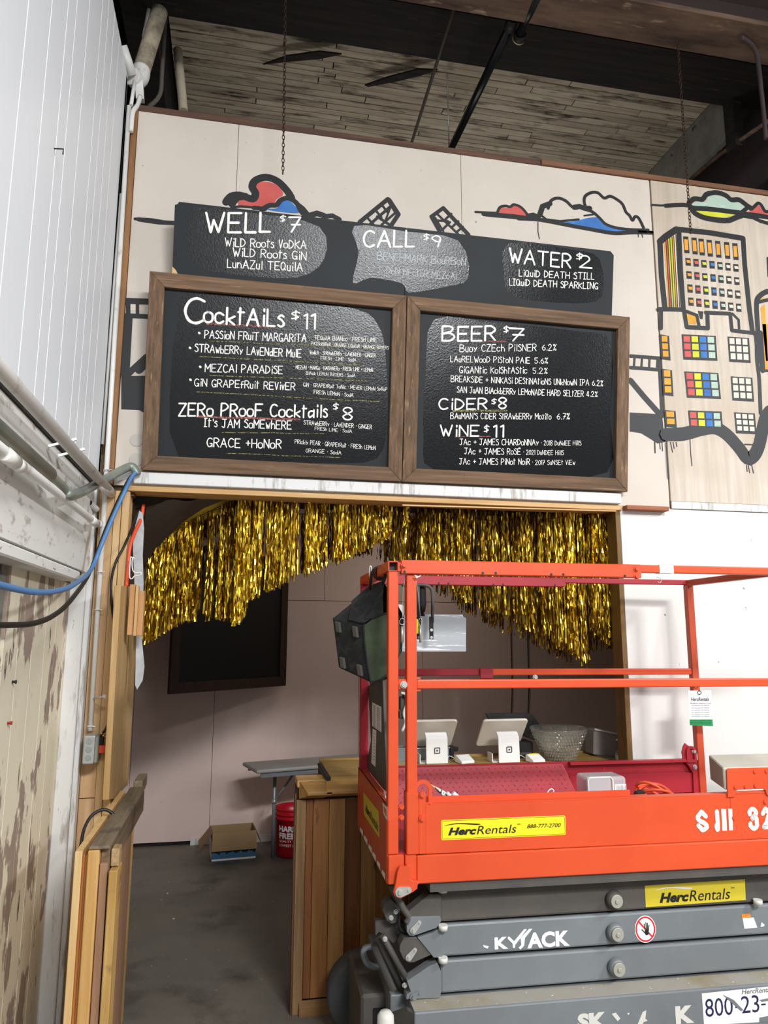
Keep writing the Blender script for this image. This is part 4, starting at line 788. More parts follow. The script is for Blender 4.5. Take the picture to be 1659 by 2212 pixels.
lpw('decal_number', nb, NVY, dl); lg = MB(); a = CPn.px(1602, 2148); b = CPn.px(1672, 2138); printed(lg, CPn, 'HercRentals', a[0], a[1], b[0] - a[0], .0165, .02, .25, .0006); lpw('logo_lettering', lg, mat('faded_grey_ink', '#6f716e', .6), dl)
lg = MB(); tear = [((1560, 2148), (1585, 2160), (1606, 2182), (1600, 2184), (1580, 2166)), ((1640, 2160), (1659, 2156), (1672, 2160), (1645, 2164)), ((1640, 2198), (1690, 2188), (1690, 2205), (1640, 2208))]
for q in tear: lg.poly(CPn.P(q, .0008))
lpw('decal_tear', lg, GY, dl)
mk = Sep('maker_lettering', PLST, chs); boxtxt(mk, CPn, 'SK', (1247, 2190), (1312, 2222), .06, .0004); boxtxt(mk, CPn, 'K', (1458, 2174), (1500, 2209), .06, .0004)
for q in (((1321, 2190), (1330, 2187), (1340, 2200), (1334, 2206)), ((1354, 2189), (1360, 2187), (1358, 2193)), ((1372, 2225), (1388, 2186), (1396, 2182), (1394, 2200), (1399, 2205), (1390, 2208), (1384, 2225))): mk.poly(CPn.P(q, .0004))

EX = LX(-.0046); s3 = decal('rental_decal', EX, (785, 1711), (818, 1753), (820, 1811), (786, 1760), YELD)
a = EX.px(790, 1753); b = EX.px(817, 1795); mb = MB(); a0 = EX.px(789, 1750); a1_ = EX.px(818, 1797); w = a1_[0] - a0[0]; printed(mb, EX, 'Herc', a0[0] + .01, .925, w * .38, .032, .04, .28); printed(mb, EX, 'Rentals', a0[0] + .01 + w * .39, .925, w * .55, .034, .0, .2); lpw('logo_lettering', mb, INK, s3)
s4 = decal('safety_decal', EX, (826, 1733), (836, 1744), (837, 1775), (828, 1757), WHT); decal('decal_picture', LX(-.005), (828, 1740), (834, 1748), (835, 1765), (829, 1754), mat('amber_decal', '#d0803a', .5), s4)

# inspection box on the end of the rail
cb = MB(); PB = LX(.036); cb.prism([LF.inverted() @ p for p in PB.P([(795, 1482), (812, 1464), (826, 1470), (829, 1560), (836, 1712), (826, 1704), (793, 1662), (794, 1636), (801, 1600)])], (.012, 0, 0))
cbo = lp('side_shield', cb, mat('dark_grey_shield', '#4c4b47', .6), bevel=.002)
lb = MB(); P9 = LX(.0355); lb.poly(P9.P([(804, 1517), (824, 1527), (824, 1582), (804, 1568)])); lb.poly(P9.P([(805, 1574), (813, 1578), (811, 1657), (802, 1648)])); l_ = lpw('shield_label', lb, WHT, cbo)
tl = MB(); P9 = LX(.035)
for k in range(12): tl.stroke(P9.P([(806, 1523 + k * 4), (811, 1526 + k * 4.1)]), .0018, P9.n, round_=False); tl.stroke(P9.P([(814, 1528 + k * 4), (821, 1532 + k * 4.1)]), .0018, P9.n, round_=False)
for k in range(9): tl.stroke(P9.P([(806.5, 1584 + k * 7), (810, 1586 + k * 7)]), .002, P9.n, round_=False)
lpw('shield_print', tl, INK, cbo)
# aluminium tray, U handle, pins
tray = plate('aluminium_tray', [(868, 1330), (880, 1326), (1000, 1327), (1000, 1332), (1007, 1334), (1007, 1408), (868, 1408)], .36, .004, ALU)
LI = LF.inverted()
def lpt(q, c): return LI @ LY(c).P([q])[0]
uh = MB().tube(smooth([lpt(q, .30) for q in ((868, 1264), (900, 1263), (918, 1264), (930, 1270), (934, 1285), (934, 1345))], 4), .0068, 10); lp('u_handle', uh, GYD); lp('u_handle', MB().tube([lpt((903, 1266), .30), lpt((905, 1345), .30)], .0068, 10), GYD)
for x in (932, 905):
    plate('handle_foot', [(x - 4.5, 1332), (x + 4.5, 1332), (x + 4.5, 1381), (x - 4, 1381)], .292, .006, RUB); lp('foot_bolt', bolt(x, 1361, .29, .004, L=.003), STL); lp('foot_bolt', bolt(x, 1377, .29, .004, L=.003), STL)
plate('yellow_tag', [(898, 1337), (903, 1337), (905, 1369), (898, 1369)], .285, .002, mat('hi_vis_yellow', '#e8e020', .4))
bt_ = MB().lathe([(.002, .13), (.016, .128), (.017, .10), (.018, .05), (.013, .02), (.006, .012), (.011, .006), (.011, 0), (0, 0)], lpt((912, 1331), .33), 14)
bo = lp('joystick_boot', bt_, RUB)
pk = MB().tube([lpt((869, 1353), .02), lpt((869, 1388), .02)], .0052, 10); pk.tube([lpt((869 + 6 * math.cos(t), 1343 + 7 * math.sin(t)), .02) for t in [k * .524 for k in range(12)]], .0013, 6, closed=True); lp('lock_pin', pk, STL)
pk = MB().tube([lpt((908, 1350), .27), lpt((908, 1388), .27)], .0048, 10); pk.tube([lpt((908 + 3.5 * math.cos(t), 1343 + 8 * math.sin(t)), .27) for t in [k * .524 for k in range(12)]], .0013, 6, closed=True); lp('lock_pin', pk, STL)
lp('lanyard', MB().tube(smooth([lpt(q, .02) for q in ((877, 1240), (871, 1275), (870, 1310), (869, 1338))], 4), .0011, 5), STL)
lp('lanyard', MB().tube(smooth([lpt(q, .28) for q in ((898, 1247), (903, 1280), (906, 1310), (908, 1336))], 4), .0011, 5), STL)
plate('latch_tab', [(894, 1241), (903, 1244), (910, 1242), (909, 1245), (900, 1250)], -.016, .002, STL)
lp('rail_tape', MB().box(1.085, 1.145, -.0045, .029, 1.8965, 1.9295), WHT)
# ground control bracket to the right
rb = plate('control_bracket', [(1572, 1723), (1570, 1664), (1574, 1660), (1700, 1657), (1700, 1722), (1659, 1719), (1656, 1716), (1654, 1708), (1648, 1704), (1596, 1706), (1589, 1709), (1588, 1722)], -.008, .006, OR)
bx = MB().prism([(1.30, .0, 1.075), (1.30, .0, 1.155), (1.32, .12, 1.185), (1.32, .12, 1.09)], (.30, 0, 0)); lp('control_box', bx, mat('grey_white_control_box', '#b5b0a2', .6, var=.15), rb, bevel=.004)
for x, y in ((1589, 1701), (1656, 1666), (1632, 1697), (1611, 1700), (1631, 1667)): lp('rail_bolt', bolt(x, y, -.009, .005, n=10, L=.003), OR)
# ---------------- left corner: pipes, cables, timber ----------------
WPI = mat_mix('white_painted_pipe', [('#b9b4ab', 8, (1, 1, 1), .62, .05, 6)], .4, .1, '#e3e1dc')
GPI = mat_mix('grey_galvanised_conduit', [('#9aa096', 5, (1, 1, 1), .5, .2, 5)], .4, .05, '#6f766e', metal=.3)
BLU = mat('blue_cable_jacket', '#4f7fb4', .45); BLK = mat('black_cable_jacket', '#151516', .5); ORC = mat('orange_cord_jacket', '#e2552f', .5); PLG = mat('orange_plug_plastic', '#d8442a', .5)
def single(name, mb, m, label, cat, group=None, **k): return add(name, mb, m, label=label, cat=cat, **({'group': group} if group else {}), **k)
# upper white pipe
a = ox(0, 797, -.605); b = oy(241, 1066, -.005); a.y = -3.2; a.x = -.605; z_ = b.z; u = thing('wall_pipe', (-.605, -1.5, z_), label='upper white painted pipe running along the left wall above the beam', cat='pipe')
add('pipe', MB().tube([(-.605, -3.4, z_), (b.x, b.y + .03, z_)], .021, 16), WPI, u); add('coupling', MB().tube([(-.605, -.28, z_), (b.x, -.02, z_)], .0235, 16), WPI, u)
for yy in (-.92, -.78): add('pipe_clip', MB().bar((-.66, yy, z_ - .012), (-.575, yy + .02, z_ + .024), .010, .008), STL, u)
p0 = ox(0, 931, -.61); p1 = ox(146, 1066, -.60); zc = p0.z
g = thing('grey_conduit', (-.61, -1.4, zc), label='grey metal conduit bending up from the left wall to the cocktail board corner', cat='conduit')
add('conduit', MB().tube([(-.61, -3.4, zc), ox(104, 1025, -.61)], .027, 16), GPI, g)
e_ = smooth([ox(100, 1021, -.61), ox(135, 1056, -.605), ox(152, 1069, -.595), oy(178, 1062, -.42), oy(225, 1037, -.2), oy(268, 1013, -.07), oy(284, 1008, -.055), oy(292, 1016, -.055), oy(296, 1026, -.055)], 5)
add('conduit_bend', MB().tube(e_, [.0205] * 8 + [.0195] * (len(e_) - 8), 14), GPI, g)
a = ox(0, 970, -.61); b = ox(205, 1128, -.61)
l = thing('wall_pipe', (-.61, -1.3, a.z), label='lower white painted pipe on the face of the rough beam', cat='pipe')
add('pipe', MB().tube([(-.61, -3.4, a.z), (-.61, b.y, b.z), *[oy(*q, -.03) for q in ((218, 1132), (238, 1139))]], .0145, 14), WPI, l)
add('coupling', MB().tube([ox(8, 978, -.61), ox(32, 998, -.61)], .021, 14), WPI, l); add('coupling', MB().tube([ox(34, 1000, -.61), ox(44, 1008, -.61)], .019, 14), WPI, l); add('coupling', MB().tube([ox(196, 1121, -.61), ox(208, 1131, -.61)], .0175, 14), WPI, l)
s = MB().tube([oy(193, 1086, -.11), oy(209, 1100, -.03)], .0135, 14, caps=False); o = single('pipe_stub', s, WPI, 'short open white pipe stub between the two wall pipes near the corner', 'pipe'); add('pipe_bore', MB().tube([oy(193.5, 1086.5, -.107), oy(194.5, 1087.5, -.10)], .011, 12), INK, o)
# corner conduit
cA, cB = oy(279, 230, -.02), oy(195, 1578, -.03)
cc = thing('corner_conduit', (cB.x, cB.y, cB.z), label='thin white vertical conduit in the left corner down to the outlet box', cat='conduit')
add('conduit', MB().tube([cA, cA.lerp(cB, .5), cB], .0115, 12), WPI, cc)
for t in (.62, .775, .83, .995): q = cA.lerp(cB, t); add('conduit_strap', MB().tube([q - Vector((0, 0, .006)), q + Vector((0, 0, .006))], .0138, 12), WPI, cc); add('strap_nail', MB().tube([q + Vector((-.01, -.012, 0)), q + Vector((.028, -.02, .004))], .0022, 6), STL, cc)
c2 = MB().tube([oy(262, 420, -.0), oy(221, 960, -.0)], .009, 10); single('wall_edge_conduit', c2, WPI, 'second white pipe close behind the corner conduit along the panel edge', 'conduit')
# upper pipes near the roof
rp_ = thing('roof_pipe', oy(290, 175, .1), label='thick white lagged pipe with an elbow rising to the roof in the left corner', cat='pipe')
add('pipe', MB().tube([oy(345, 25, .18), oy(302, 165, .10)], .045, 16), mat_mix('dusty_pipe_lagging', [('#6e6455', 6, (1, 1, 1), .52, .1, 6)], .85, .4, '#b3a78f'), rp_)
add('elbow', MB().tube(smooth([oy(305, 150, .1), oy(303, 165, .09), oy(294, 172, .07), oy(283, 163, .03)], 4), .047, 16), WPI, rp_); add('branch_pipe', MB().tube([oy(284, 164, .03), oy(262, 100, -.05)], .030, 14), WPI, rp_)
add('drop_box', MB().bar(oy(301, 178, .06), oy(303, 218, .06), .04, .035, (0, 1, 0)), WPI, rp_); add('drop_pipe', MB().tube(smooth([oy(303, 208, .03), oy(297, 228, .0), oy(287, 243, -.03), oy(283, 285, -.03)], 4), .0115, 10), WPI, rp_); add('drop_pipe', MB().tube([oy(291, 175, .03), oy(283, 228, -.02)], .0095, 10), WPI, rp_)
single('roof_pipe', MB().tube([oy(384, 108, .55), oy(396, 240, .5)], .027, 14), mat('aged_cream_pipe', '#b3a892', .7, var=.2), 'cream vertical pipe standing before the ceiling boards at the far left', 'pipe')
single('roof_conduit', MB().tube(smooth([oy(357, 40, .5), oy(350, 150, .5), oy(345, 205, .5), oy(320, 232, .5)], 4), .013, 8), mat('dull_grey_conduit', '#5f584e', .8), 'dull thin conduit bending left in the dark bay above the wall', 'conduit')
single('roof_conduit', MB().tube([oy(325, 0, .3), oy(310, 80, .3)], .010, 8), WPI, 'short thin white conduit beside the thick roof pipe, top left', 'conduit')
# black sprinkler pipe, thin pipe, rod over the wall
sp = thing('sprinkler_pipe', oz(1108, 60, 5.15), label='black steel pipe crossing under the ceiling boards with a coupling', cat='pipe')
add('pipe', MB().tube([oz(970, 330, 5.2), oz(1100, 60, 5.15)], .026, 14), mat('black_steel_pipe', '#1d1e21', .35, .5), sp); add('pipe', MB().tube([oz(1120, 80, 5.10), oz(1170, -30, 5.08)], .026, 14), mat('black_steel_pipe_b', '#1d1e21', .35, .5), sp)
add('coupling', MB().tube([oz(1108, 38, 5.13), oz(1100, 62, 5.13)], .035, 14), M_['black'], sp); add('coupling', MB().tube([oz(1121, 84, 5.1), oz(1124, 72, 5.1)], .036, 14), M_['black'], sp); add('coupling_ring', MB().tube([oz(1119, 86, 5.1), oz(1120, 84, 5.1)], .037, 14), mat('brass_edge', '#c6b68a', .4, .5), sp)
single('thin_roof_pipe', MB().tube([oz(888, 312, 5.25), oz(985, 5, 5.25)], .011, 8), mat('soot_grey_pipe', '#4b443e', .8), 'thin sooty pipe left of the black pipe under the ceiling boards', 'pipe')
single('hanger_rod', MB().tube([oz(966, 160, 5.45), oy(970, 318, oz(970, 330, 5.2).y)], .005, 6), STL, 'thin bright rod hanging from the ceiling to the black pipe', 'metal rod')
rs = smooth([oz(1600, 80, 5.05), oz(1632, 110, 5.05), oz(1645, 200, 4.9), oz(1655, 300, 4.6)], 5); single('roof_conduit', MB().tube(rs, .013, 8), M_['steel_maroon'], 'dark curved conduit at the upper right corner below the steel beam', 'conduit')
def scrap(pts, y, lab): single('ceiling_bracket', MB().prism([oz(*q, 5.45) for q in pts], (0, 0, .012)), M_['soot'], lab, 'metal bracket')
scrap([(568, 140), (620, 122), (690, 112), (738, 118), (690, 128), (630, 133)], 0, 'dark bent bracket hanging under the ceiling boards, left one')
scrap([(788, 185), (840, 167), (905, 150), (945, 152), (905, 165), (850, 178), (795, 188)], 0, 'dark bent bracket hanging under the ceiling boards near the thin pipe')
# cables
def cable(name, pts, r, m, lab, parent=None, cat='cable', n=10): 
    mb = MB().tube(smooth(pts, 5), r, n); return add(name, mb, m, parent) if parent else single(name, mb, m, lab, cat)
cable('blue_cable', [ox(-30, 1255, -.56), ox(20, 1269, -.56), ox(75, 1279, -.56), ox(120, 1277, -.57), ox(160, 1263, -.58), oy(197, 1230, -.24), oy(222, 1170, -.17), oy(248, 1108, -.12), oy(268, 1065, -.09), oy(282, 1035, -.09), oy(294, 1019, -.09)], .009, BLU, 'blue cable looping from the grey conduit down to the left edge')
cable('black_cable', [ox(-30, 1350, -.58), ox(30, 1350, -.58), ox(75, 1346, -.58), ox(115, 1330, -.585), ox(150, 1300, -.59), oy(188, 1248, -.22), oy(208, 1200, -.16), oy(232, 1135, -.10), oy(262, 1068, -.06), oy(280, 1034, -.06), oy(293, 1022, -.06)], .0085, BLK, 'black cable hanging below the blue one at the left edge')
cable('black_cable', [oy(297, 1105, .08), oy(285, 1140, .03), oy(268, 1180, -.03), oy(250, 1215, -.05), oy(240, 1260, -.05), oy(243, 1320, -.05), oy(253, 1375, -.05), oy(257, 1400, -.03), oy(256, 1480, -.03), oy(250, 1520, -.03), oy(240, 1535, -.04), oy(233, 1565, -.06), oy(224, 1582, -.08)], .0058, BLK, 'thin black cord running behind the hanging pine board to the outlet')
cable('orange_cable', [oy(310, 1090, .12), oy(305, 1120, .10), oy(292, 1148, .05), oy(281, 1180, .0), oy(276, 1225, -.015), oy(273, 1268, -.02)], .0085, ORC, 'orange cord hanging down the left side of the opening', cat='cable')
# outlet box
ob = thing('outlet_box', oy(190, 1640, -.05), label='grey steel outlet box at the foot of the corner conduit', cat='outlet box')
P3 = lambda q, y: oy(*q, y)
b0 = oy(182, 1592, -.115); w_ = .072; h_ = .118
X0, X1, Z1 = b0.x - .002, b0.x + .045, b0.z + .005; Z0 = Z1 - h_
add('box_body', MB().box(X0, X1, -.115, -.03, Z0, Z1), mat('grey_box_steel', '#aeb2b0', .45, .3, var=.12), ob, bevel=.006, seg=2)
add('box_cover', MB().box(X1, X1 + .014, -.118, -.03, Z0 + .004, Z1 - .004), GPI, ob, bevel=.004)
for k in range(3): add('knockout', MB().cyl((X0 + .023, -.1152, Z1 - .024 - k * .034), (X0 + .023, -.117, Z1 - .024 - k * .034), .0125, 18), mat('knockout_steel', '#9b9f9d', .5, .3), ob, bevel=.0008)
single('black_plug', MB().bar((X1 + .014, -.075, Z1 - .012), (X1 + .014, -.075, Z1 - .045), .03, .026, (0, 1, 0)).tube([oy(222, 1583, -.08), oy(217, 1592, -.08)], .006, 8), RUB, 'black plug in the top socket of the outlet box', 'plug', bevel=.004)
single('brass_connector', MB().tube([oy(217, 1583, -.09), oy(221, 1585, -.09)], .006, 8).tube([oy(222, 1587, -.09), oy(226, 1591, -.09)], .005, 8), mat('brass', '#b89a5a', .35, .8), 'small brass connector on the black cord above the plug', 'connector')
single('orange_plug', MB().bar((X1 + .012, -.075, Z1 - .062), (X1 + .048, -.072, Z1 - .062), .028, .034).tube([(X1 + .045, -.072, Z1 - .062), (X1 + .06, -.066, Z1 - .061)], [.012, .010], 10), PLG, 'orange plug in the lower socket of the outlet box', 'plug', bevel=.003)
single('paper_tag', MB().prism([oy(*q, -.06) for q in ((227, 1591), (243, 1578), (244, 1598), (239, 1602))], (0, .001, 0)), WHT, 'white paper tag on the cord beside the outlet box', 'tag')
nl = MB().tube([oy(200, 1510, -.03), oy(226, 1504, -.13)], .004, 10); nl.tube([oy(224, 1504.5, -.122), oy(227, 1504, -.134)], .0085, 12); single('carriage_bolt', nl, STL, 'long pale bolt sticking out of the plywood strip above the outlet box', 'bolt')
# hanging pine board and blocks
hbx = MB().prism([ox(*q, -.50) for q in ((261, 1265), (235, 1728), (247, 1726), (277, 1695), (296, 1370), (297, 1268))], (-.026, 0, 0)); single('hanging_board', hbx, wood('yellow_fir_board', '#dcbb85', '#c0965c', 'z', .6), 'tall fir board hanging edge-on at the left side of the opening', 'board', bevel=.002)
nb_ = thing('nailer_blocks', oy(292, 1372, .0), label='stack of short pine blocks on the hanging board beside the gold fringe', cat='wood blocks')
for (x0, x1, y0, y1, d) in ((277, 290, 1262, 1372, -.045), (290, 297, 1265, 1374, -.052), (297, 310, 1276, 1374, -.04)):
    ym = (y0 + y1) / 2; xa_, xb_, za_, zb_ = oy(x0, ym, d).x, oy(x1, ym, d).x, oy(x0, y1, d).z, oy(x0, y0, d).z; add('block', MB().box(xa_, xb_ - .001, d, d + .05, za_, zb_), wood('pink_pine_block', '#cf9f6c', '#b07e4c', 'z', .6) if x0 != 290 else M_['pine'], nb_, bevel=.002)
hk = MB().tube(smooth([oy(*q, -.06) for q in ((283, 1202), (281, 1215), (280, 1246), (285, 1250), (291, 1244), (300, 1243), (305, 1240), (303, 1236), (293, 1237), (287, 1232), (285, 1216), (287, 1203))], 4), .0026, 8); hk.tube([oy(281, 1203, -.06), oy(294, 1206, -.06)], .0018, 6); single('wire_hook', hk, mat('white_wire', '#ecebe6', .4), 'white bent wire hook hanging on the left side of the opening', 'hook')
ps_ = MB(); pts = [oy(*q, .09) for q in ((301, 1103), (308, 1108), (311, 1140), (308, 1200), (310, 1260), (305, 1370), (312, 1440), (308, 1470), (296, 1490), (292, 1480), (294, 1380), (290, 1250), (287, 1180), (291, 1140))]
ps_.prism(pts, (0, .01, 0)); single('torn_plastic_strip', ps_, mat_mix('milky_plastic', [('#9da0a3', 9, (1, 1, 1), .5, .2, 5)], .4, .2, '#c9ccd0'), 'torn strip of milky plastic sheet down the left jamb', 'plastic sheet')
# leaning lumber gate
gt = thing('lumber_gate', (-.42, -.4, 0), label='half-height gate of rough pine lumber standing open at the left', cat='gate')
F0, F1 = -.86, .10
add('gate_board', MB().box(-.492, -.469, F0, F1, .02, .950), wood('pale_pine_front', '#e3c28c', '#cfa568', 'z', .6), gt, bevel=.002)
add('gate_board', MB().box(-.468, -.461, F0 + .01, F1, .02, .936), wood('red_fir_strip', '#c07f3c', '#9a5d26', 'z', .6), gt, bevel=.001); add('gate_board', MB().box(-.4605, -.453, F0 + .01, F1, .02, .934), wood('red_fir_strip_b', '#b87435', '#8b5322', 'z', .6), gt, bevel=.001)
add('gate_board', MB().box(-.452, -.416, F0, F1 - .05, .02, .950), wood('pine_post_front', '#dab478', '#c09150', 'z', .6), gt, bevel=.003)
add('gate_board', MB().box(-.4135, -.389, F0 + .012, -.25, .02, .905), wood('pinkish_old_pine', '#a98263', '#8a654a', 'z', .7, 0), gt, bevel=.002)
add('gate_board', MB().box(-.383, -.355, F0, F0 + .10, .02, .885), wood('knotty_stud', '#cda768', '#a8803f', 'z', .65, 0, '#3a2c1e'), gt, bevel=.003)
add('gate_board', MB().box(-.383, -.357, F0 + .03, F0 + .09, .889, .945), M_['pine_y'], gt, bevel=.003)
add('gate_top_plate', MB().box(-.4515, -.385, F0 + .004, F1 + .02, .951, .962), wood('dirty_grey_pine', '#8a7b63', '#5f523f', 'y', .8, 0, '#4a4034'), gt, bevel=.003)
add('gate_rail', MB().box(-.4145, -.386, F0 + .03, F1, .86, .950), wood('dirty_brown_rail', '#806a4e', '#57452f', 'y', .8, 0, '#3b3024'), gt, bevel=.003)
add('gate_stub', MB().box(-.44, -.40, F1 + .03, F1 + .22, .93, .985), wood('dirty_grey_stub', '#8a7b63', '#6b5d48', 'y', .8), gt, bevel=.003)
lc = [(-.49, -.62, .45), (-.50, -.60, .75), (-.495, -.585, .955), (-.45, -.56, .995), (-.39, -.55, .98), (-.338, -.55, .90), (-.335, -.56, .70), (-.345, -.56, .50), (-.37, -.56, .35)]
cable('black_cable', [oy(174, 1830, -.5), oy(182, 1790, -.46), oy(200, 1760, -.42), oy(228, 1749, -.40), oy(252, 1768, -.40), oy(263, 1800, -.40), oy(263, 1860, -.42), oy(258, 1930, -.42), oy(253, 1990, -.44), oy(248, 2010, -.46)], .0062, BLK, 'black cord looped over the top of the lumber gate')
cable('orange_cable', [oy(264, 1758, -.36), oy(267, 1790, -.36), oy(266, 1840, -.38), oy(260, 1900, -.40), oy(254, 1965, -.42), oy(253, 1985, -.42)], .0055, ORC, 'orange cord hanging beside the black one on the lumber gate', cat='cable')

# ---------------- bar front and counter ----------------
bar = thing('bar_counter', (1.15, .2, 0), label='wooden bar with vertical redwood planks and plywood top behind the lift', cat='bar counter')
PKS = [mat_mix('bar_plank_' + str(i), [(c2, 2.2, (16, 16, .8), .5, .18, 5), ('#3c2415', 9, (2, 2, .7), .69, .04, 5)], .5, .15, c1, .06) for i, (c1, c2) in enumerate((('#9c7a50', '#6f5335'), ('#8f5a2c', '#6d3f1d'), ('#a8743c', '#85542a'), ('#b88a50', '#8d6032')))]
ex = [.300, .345, .378, .453, .528, .604, .676, .75]; k = 0
while ex[-1] < 1.97: ex.append(min(ex[-1] + .076, 1.985))
for i, (a, b) in enumerate(zip(ex[:-1], ex[1:])):
    dy = .02 if i in (0,) else (.012 if i == 4 else 0); add('plank', MB().box(a + .0008, b - .0008, dy * 0 + (-.004 if i == 0 else 0 if i != 4 else .014), .03, .06 if i else .0, .90), PKS[[0, 1, 2, 3, 1, 3, 2, 1, 2, 3][i % 10]], bar, bevel=.0015)
add('carcass', MB().box(.302, .45, .03, .13, .0, .955).box(.45, 1.985, .03, .47, .0, .976), M_['brown_x'], bar)
add('end_stile', MB().box(.291, .3, -.004, .04, 0, .93), M_['brown_wood'], bar, bevel=.002)
add('base_moulding', MB().prism([(.33, .0, 0), (.33, -.03, 0), (.33, -.03, .035), (.33, -.006, .056), (.33, 0, .056)], (1.655, 0, 0)), wood('base_board', '#8d6a3e', '#6b4c2b', 'x', .6), bar)
CT = wood('worn_counter_plywood', '#b39152', '#937238', 'x', .5, 0)
add('counter_top', MB().box(.455, 1.985, -.012, .47, .976, .998), CT, bar, bevel=.002)
add('edge_moulding', MB().prism([(.43, -.012, .992), (.43, -.072, .950), (.43, -.072, .935), (.43, -.05, .925), (.43, .0, .91), (.43, 0, .99)], (1.555, 0, 0)), wood('bar_nose', '#d0a566', '#a87b40', 'x', .5), bar, bevel=.002)
add('edge_moulding', MB().prism([(.31, -.012, .985), (.345, -.072, .945), (.345, -.072, .932), (.335, -.05, .922), (.31, .0, .905), (.31, .0, .98)], (.112, 0, 0)), wood('bar_nose_end', '#c9a062', '#a1763e', 'x', .5), bar, bevel=.002)
add('top_plate', MB().box(.302, .44, -.005, .14, .955, .985), M_['pine_x'], bar, bevel=.003)
add('edge_bracket', MB().bar((.442, -.03, .995), (.442, .33, 1.0), .022, .016), mat('black_bracket', '#25282b', .5, .4), bar, bevel=.002)
add('back_strip', MB().box(.455, 1.985, .455, .47, .998, 1.008), CT, bar)
ZC = .999
# tablet stands
WPL_ = mat('white_glossy_plastic', '#efeeea', .28, var=.03); CRM = mat('white_tablet_back', '#eae4d8', .3)
def rr2(w, h, r, n=5):
    P = []
    for cx, cy, a0 in ((w / 2 - r, h / 2 - r, 0), (-w / 2 + r, h / 2 - r, 90), (-w / 2 + r, -h / 2 + r, 180), (w / 2 - r, -h / 2 + r, 270)):
        for k in range(n): a = math.radians(a0 + k * 90 / (n - 1)); P.append((cx + r * math.cos(a), cy + r * math.sin(a)))
    return P
def stand(x, y, lab):
    t = thing('tablet_stand', (x, y, ZC), label=lab, cat='card register', group='white tablet stands on the bar')
    add('stand_leg', MB().prism([(x - .058, y, ZC), (x - .058, y + .004, ZC + .128), (x - .058, y + .03, ZC + .152), (x - .058, y + .05, ZC + .152), (x - .058, y + .012, ZC + .12), (x - .058, y + .01, ZC + .006), (x - .058, y + .095, ZC + .006), (x - .058, y + .095, ZC)], (.116, 0, 0)), WPL_, t, bevel=.003, seg=2)
    c = Vector((x + .0, y + .105, ZC + .135)); A = Vector((1, 0, 0)); B = Vector((0, -.69, .72)).normalized(); N = A.cross(B)
    add('tablet', MB().prism([c + A * p + B * q for p, q in rr2(.25, .205, .016)], -N * .014), CRM, t, bevel=.004, seg=2)
    pl = PL((x, y - .0007, ZC + .066), (1, 0, 0), (0, 0, 1)); q = MB(); R_ = rrect(pl, -.0135, .0135, -.0135, .0135, .003, .0003); q.stroke(R_ + [R_[0]], .0042, pl.n, round_=False); q.poly([pl.pt(-.004, -.004, .0004), pl.pt(.004, -.004, .0004), pl.pt(.004, .004, .0004), pl.pt(-.004, .004, .0004)]); add('logo_mark', q, mat('slate_logo', '#3e4650', .4), t)
    add('side_tray', MB().box(x - .086, x - .058, y + .02, y + .095, ZC, ZC + .004).box(x - .088, x - .084, y + .02, y + .095, ZC, ZC + .045), WPL_, t)
    return t
pa = oz(943, 1649, ZC); pb = oz(1104, 1649, ZC)
stand(pa.x, pa.y - .015, 'white tablet stand on the bar partly hidden by the orange post'); stand(pb.x, pb.y + .02, 'white tablet stand on the bar directly left of the glass bowl')
def reader(q, lab, yel):
    p = oz(*q, ZC); t = thing('card_reader', (p.x, p.y, ZC), label=lab, cat='card reader'); M = Matrix.Translation(p) @ Matrix.Rotation(.25, 4, 'Z')
    add('reader_body', MB().prism([(-.04, 0, 0), (-.04, .0, .014), (-.04, .055, .038), (-.04, .07, .034), (-.04, .07, 0)], (.078, 0, 0)), WPL_, t, M, bevel=.004, seg=2)
    add('reader_cable', MB().tube(smooth([M @ Vector(v) for v in ((-.03, .07, .01), (-.06, .09, .03), (-.10, .07, .004))], 4), .0016, 6), WPL_, t)
    if yel: add('yellow_sticker', MB().prism([(-.025, .048, .0365), (.025, .048, .0365), (.025, .056, .0395), (-.025, .056, .0395)], (0, -.0003, .0006)), YEL, t, M)
reader((1012, 1650), 'small white card reader between the two tablet stands', False); reader((1166, 1648), 'small white card reader with a yellow sticker before the glass bowl', True)
# cut glass bowl
gb, nt, b_ = newmat('cut_glass'); b_.inputs['Base Color'].default_value = (.93, .93, .86, 1); b_.inputs['Roughness'].default_value = .08; b_.inputs['Transmission Weight'].default_value = .92; b_.inputs['IOR'].default_value = 1.4
c = oz(1221, 1645, ZC); c.y += .07; prf = [(.0, .008), (.07, .008), (.078, .0), (.084, .004), (.098, .04), (.112, .085), (.122, .105), (.128, .112), (.136, .128), (.146, .150), (.152, .155), (.153, .165), (.148, .167), (.140, .150), (.128, .124), (.114, .102), (.100, .075), (.086, .03), (.07, .014), (0, .014)]
bw = thing('glass_bowl', c, label='large cut-glass bowl standing on the bar', cat='bowl'); add('bowl', MB().lathe(prf, c, 56), gb, bw)
nbp = MB()
for j in range(9):
    z = .012 + j * .0165; r = .084 + (z / .165) * .068 + .001
    for i in range(44):
        a = 2 * math.pi * (i + .5 * (j % 2)) / 44; d = .0062; cc_ = c + Vector((math.cos(a) * r, math.sin(a) * r, z)); tt = Vector((-math.sin(a), math.cos(a), 0)); oo = Vector((math.cos(a), math.sin(a), 0))
        nbp.add([cc_ - tt * d, cc_ - Z * d * 1.3, cc_ + tt * d, cc_ + Z * d * 1.3, cc_ + oo * .004], [(0, 1, 4), (1, 2, 4), (2, 3, 4), (3, 0, 4)])
add('diamond_cuts', nbp, gb, bw, kind='stuff')
cl = glass('clear_plastic', (.96, .97, .97), .08, .12)
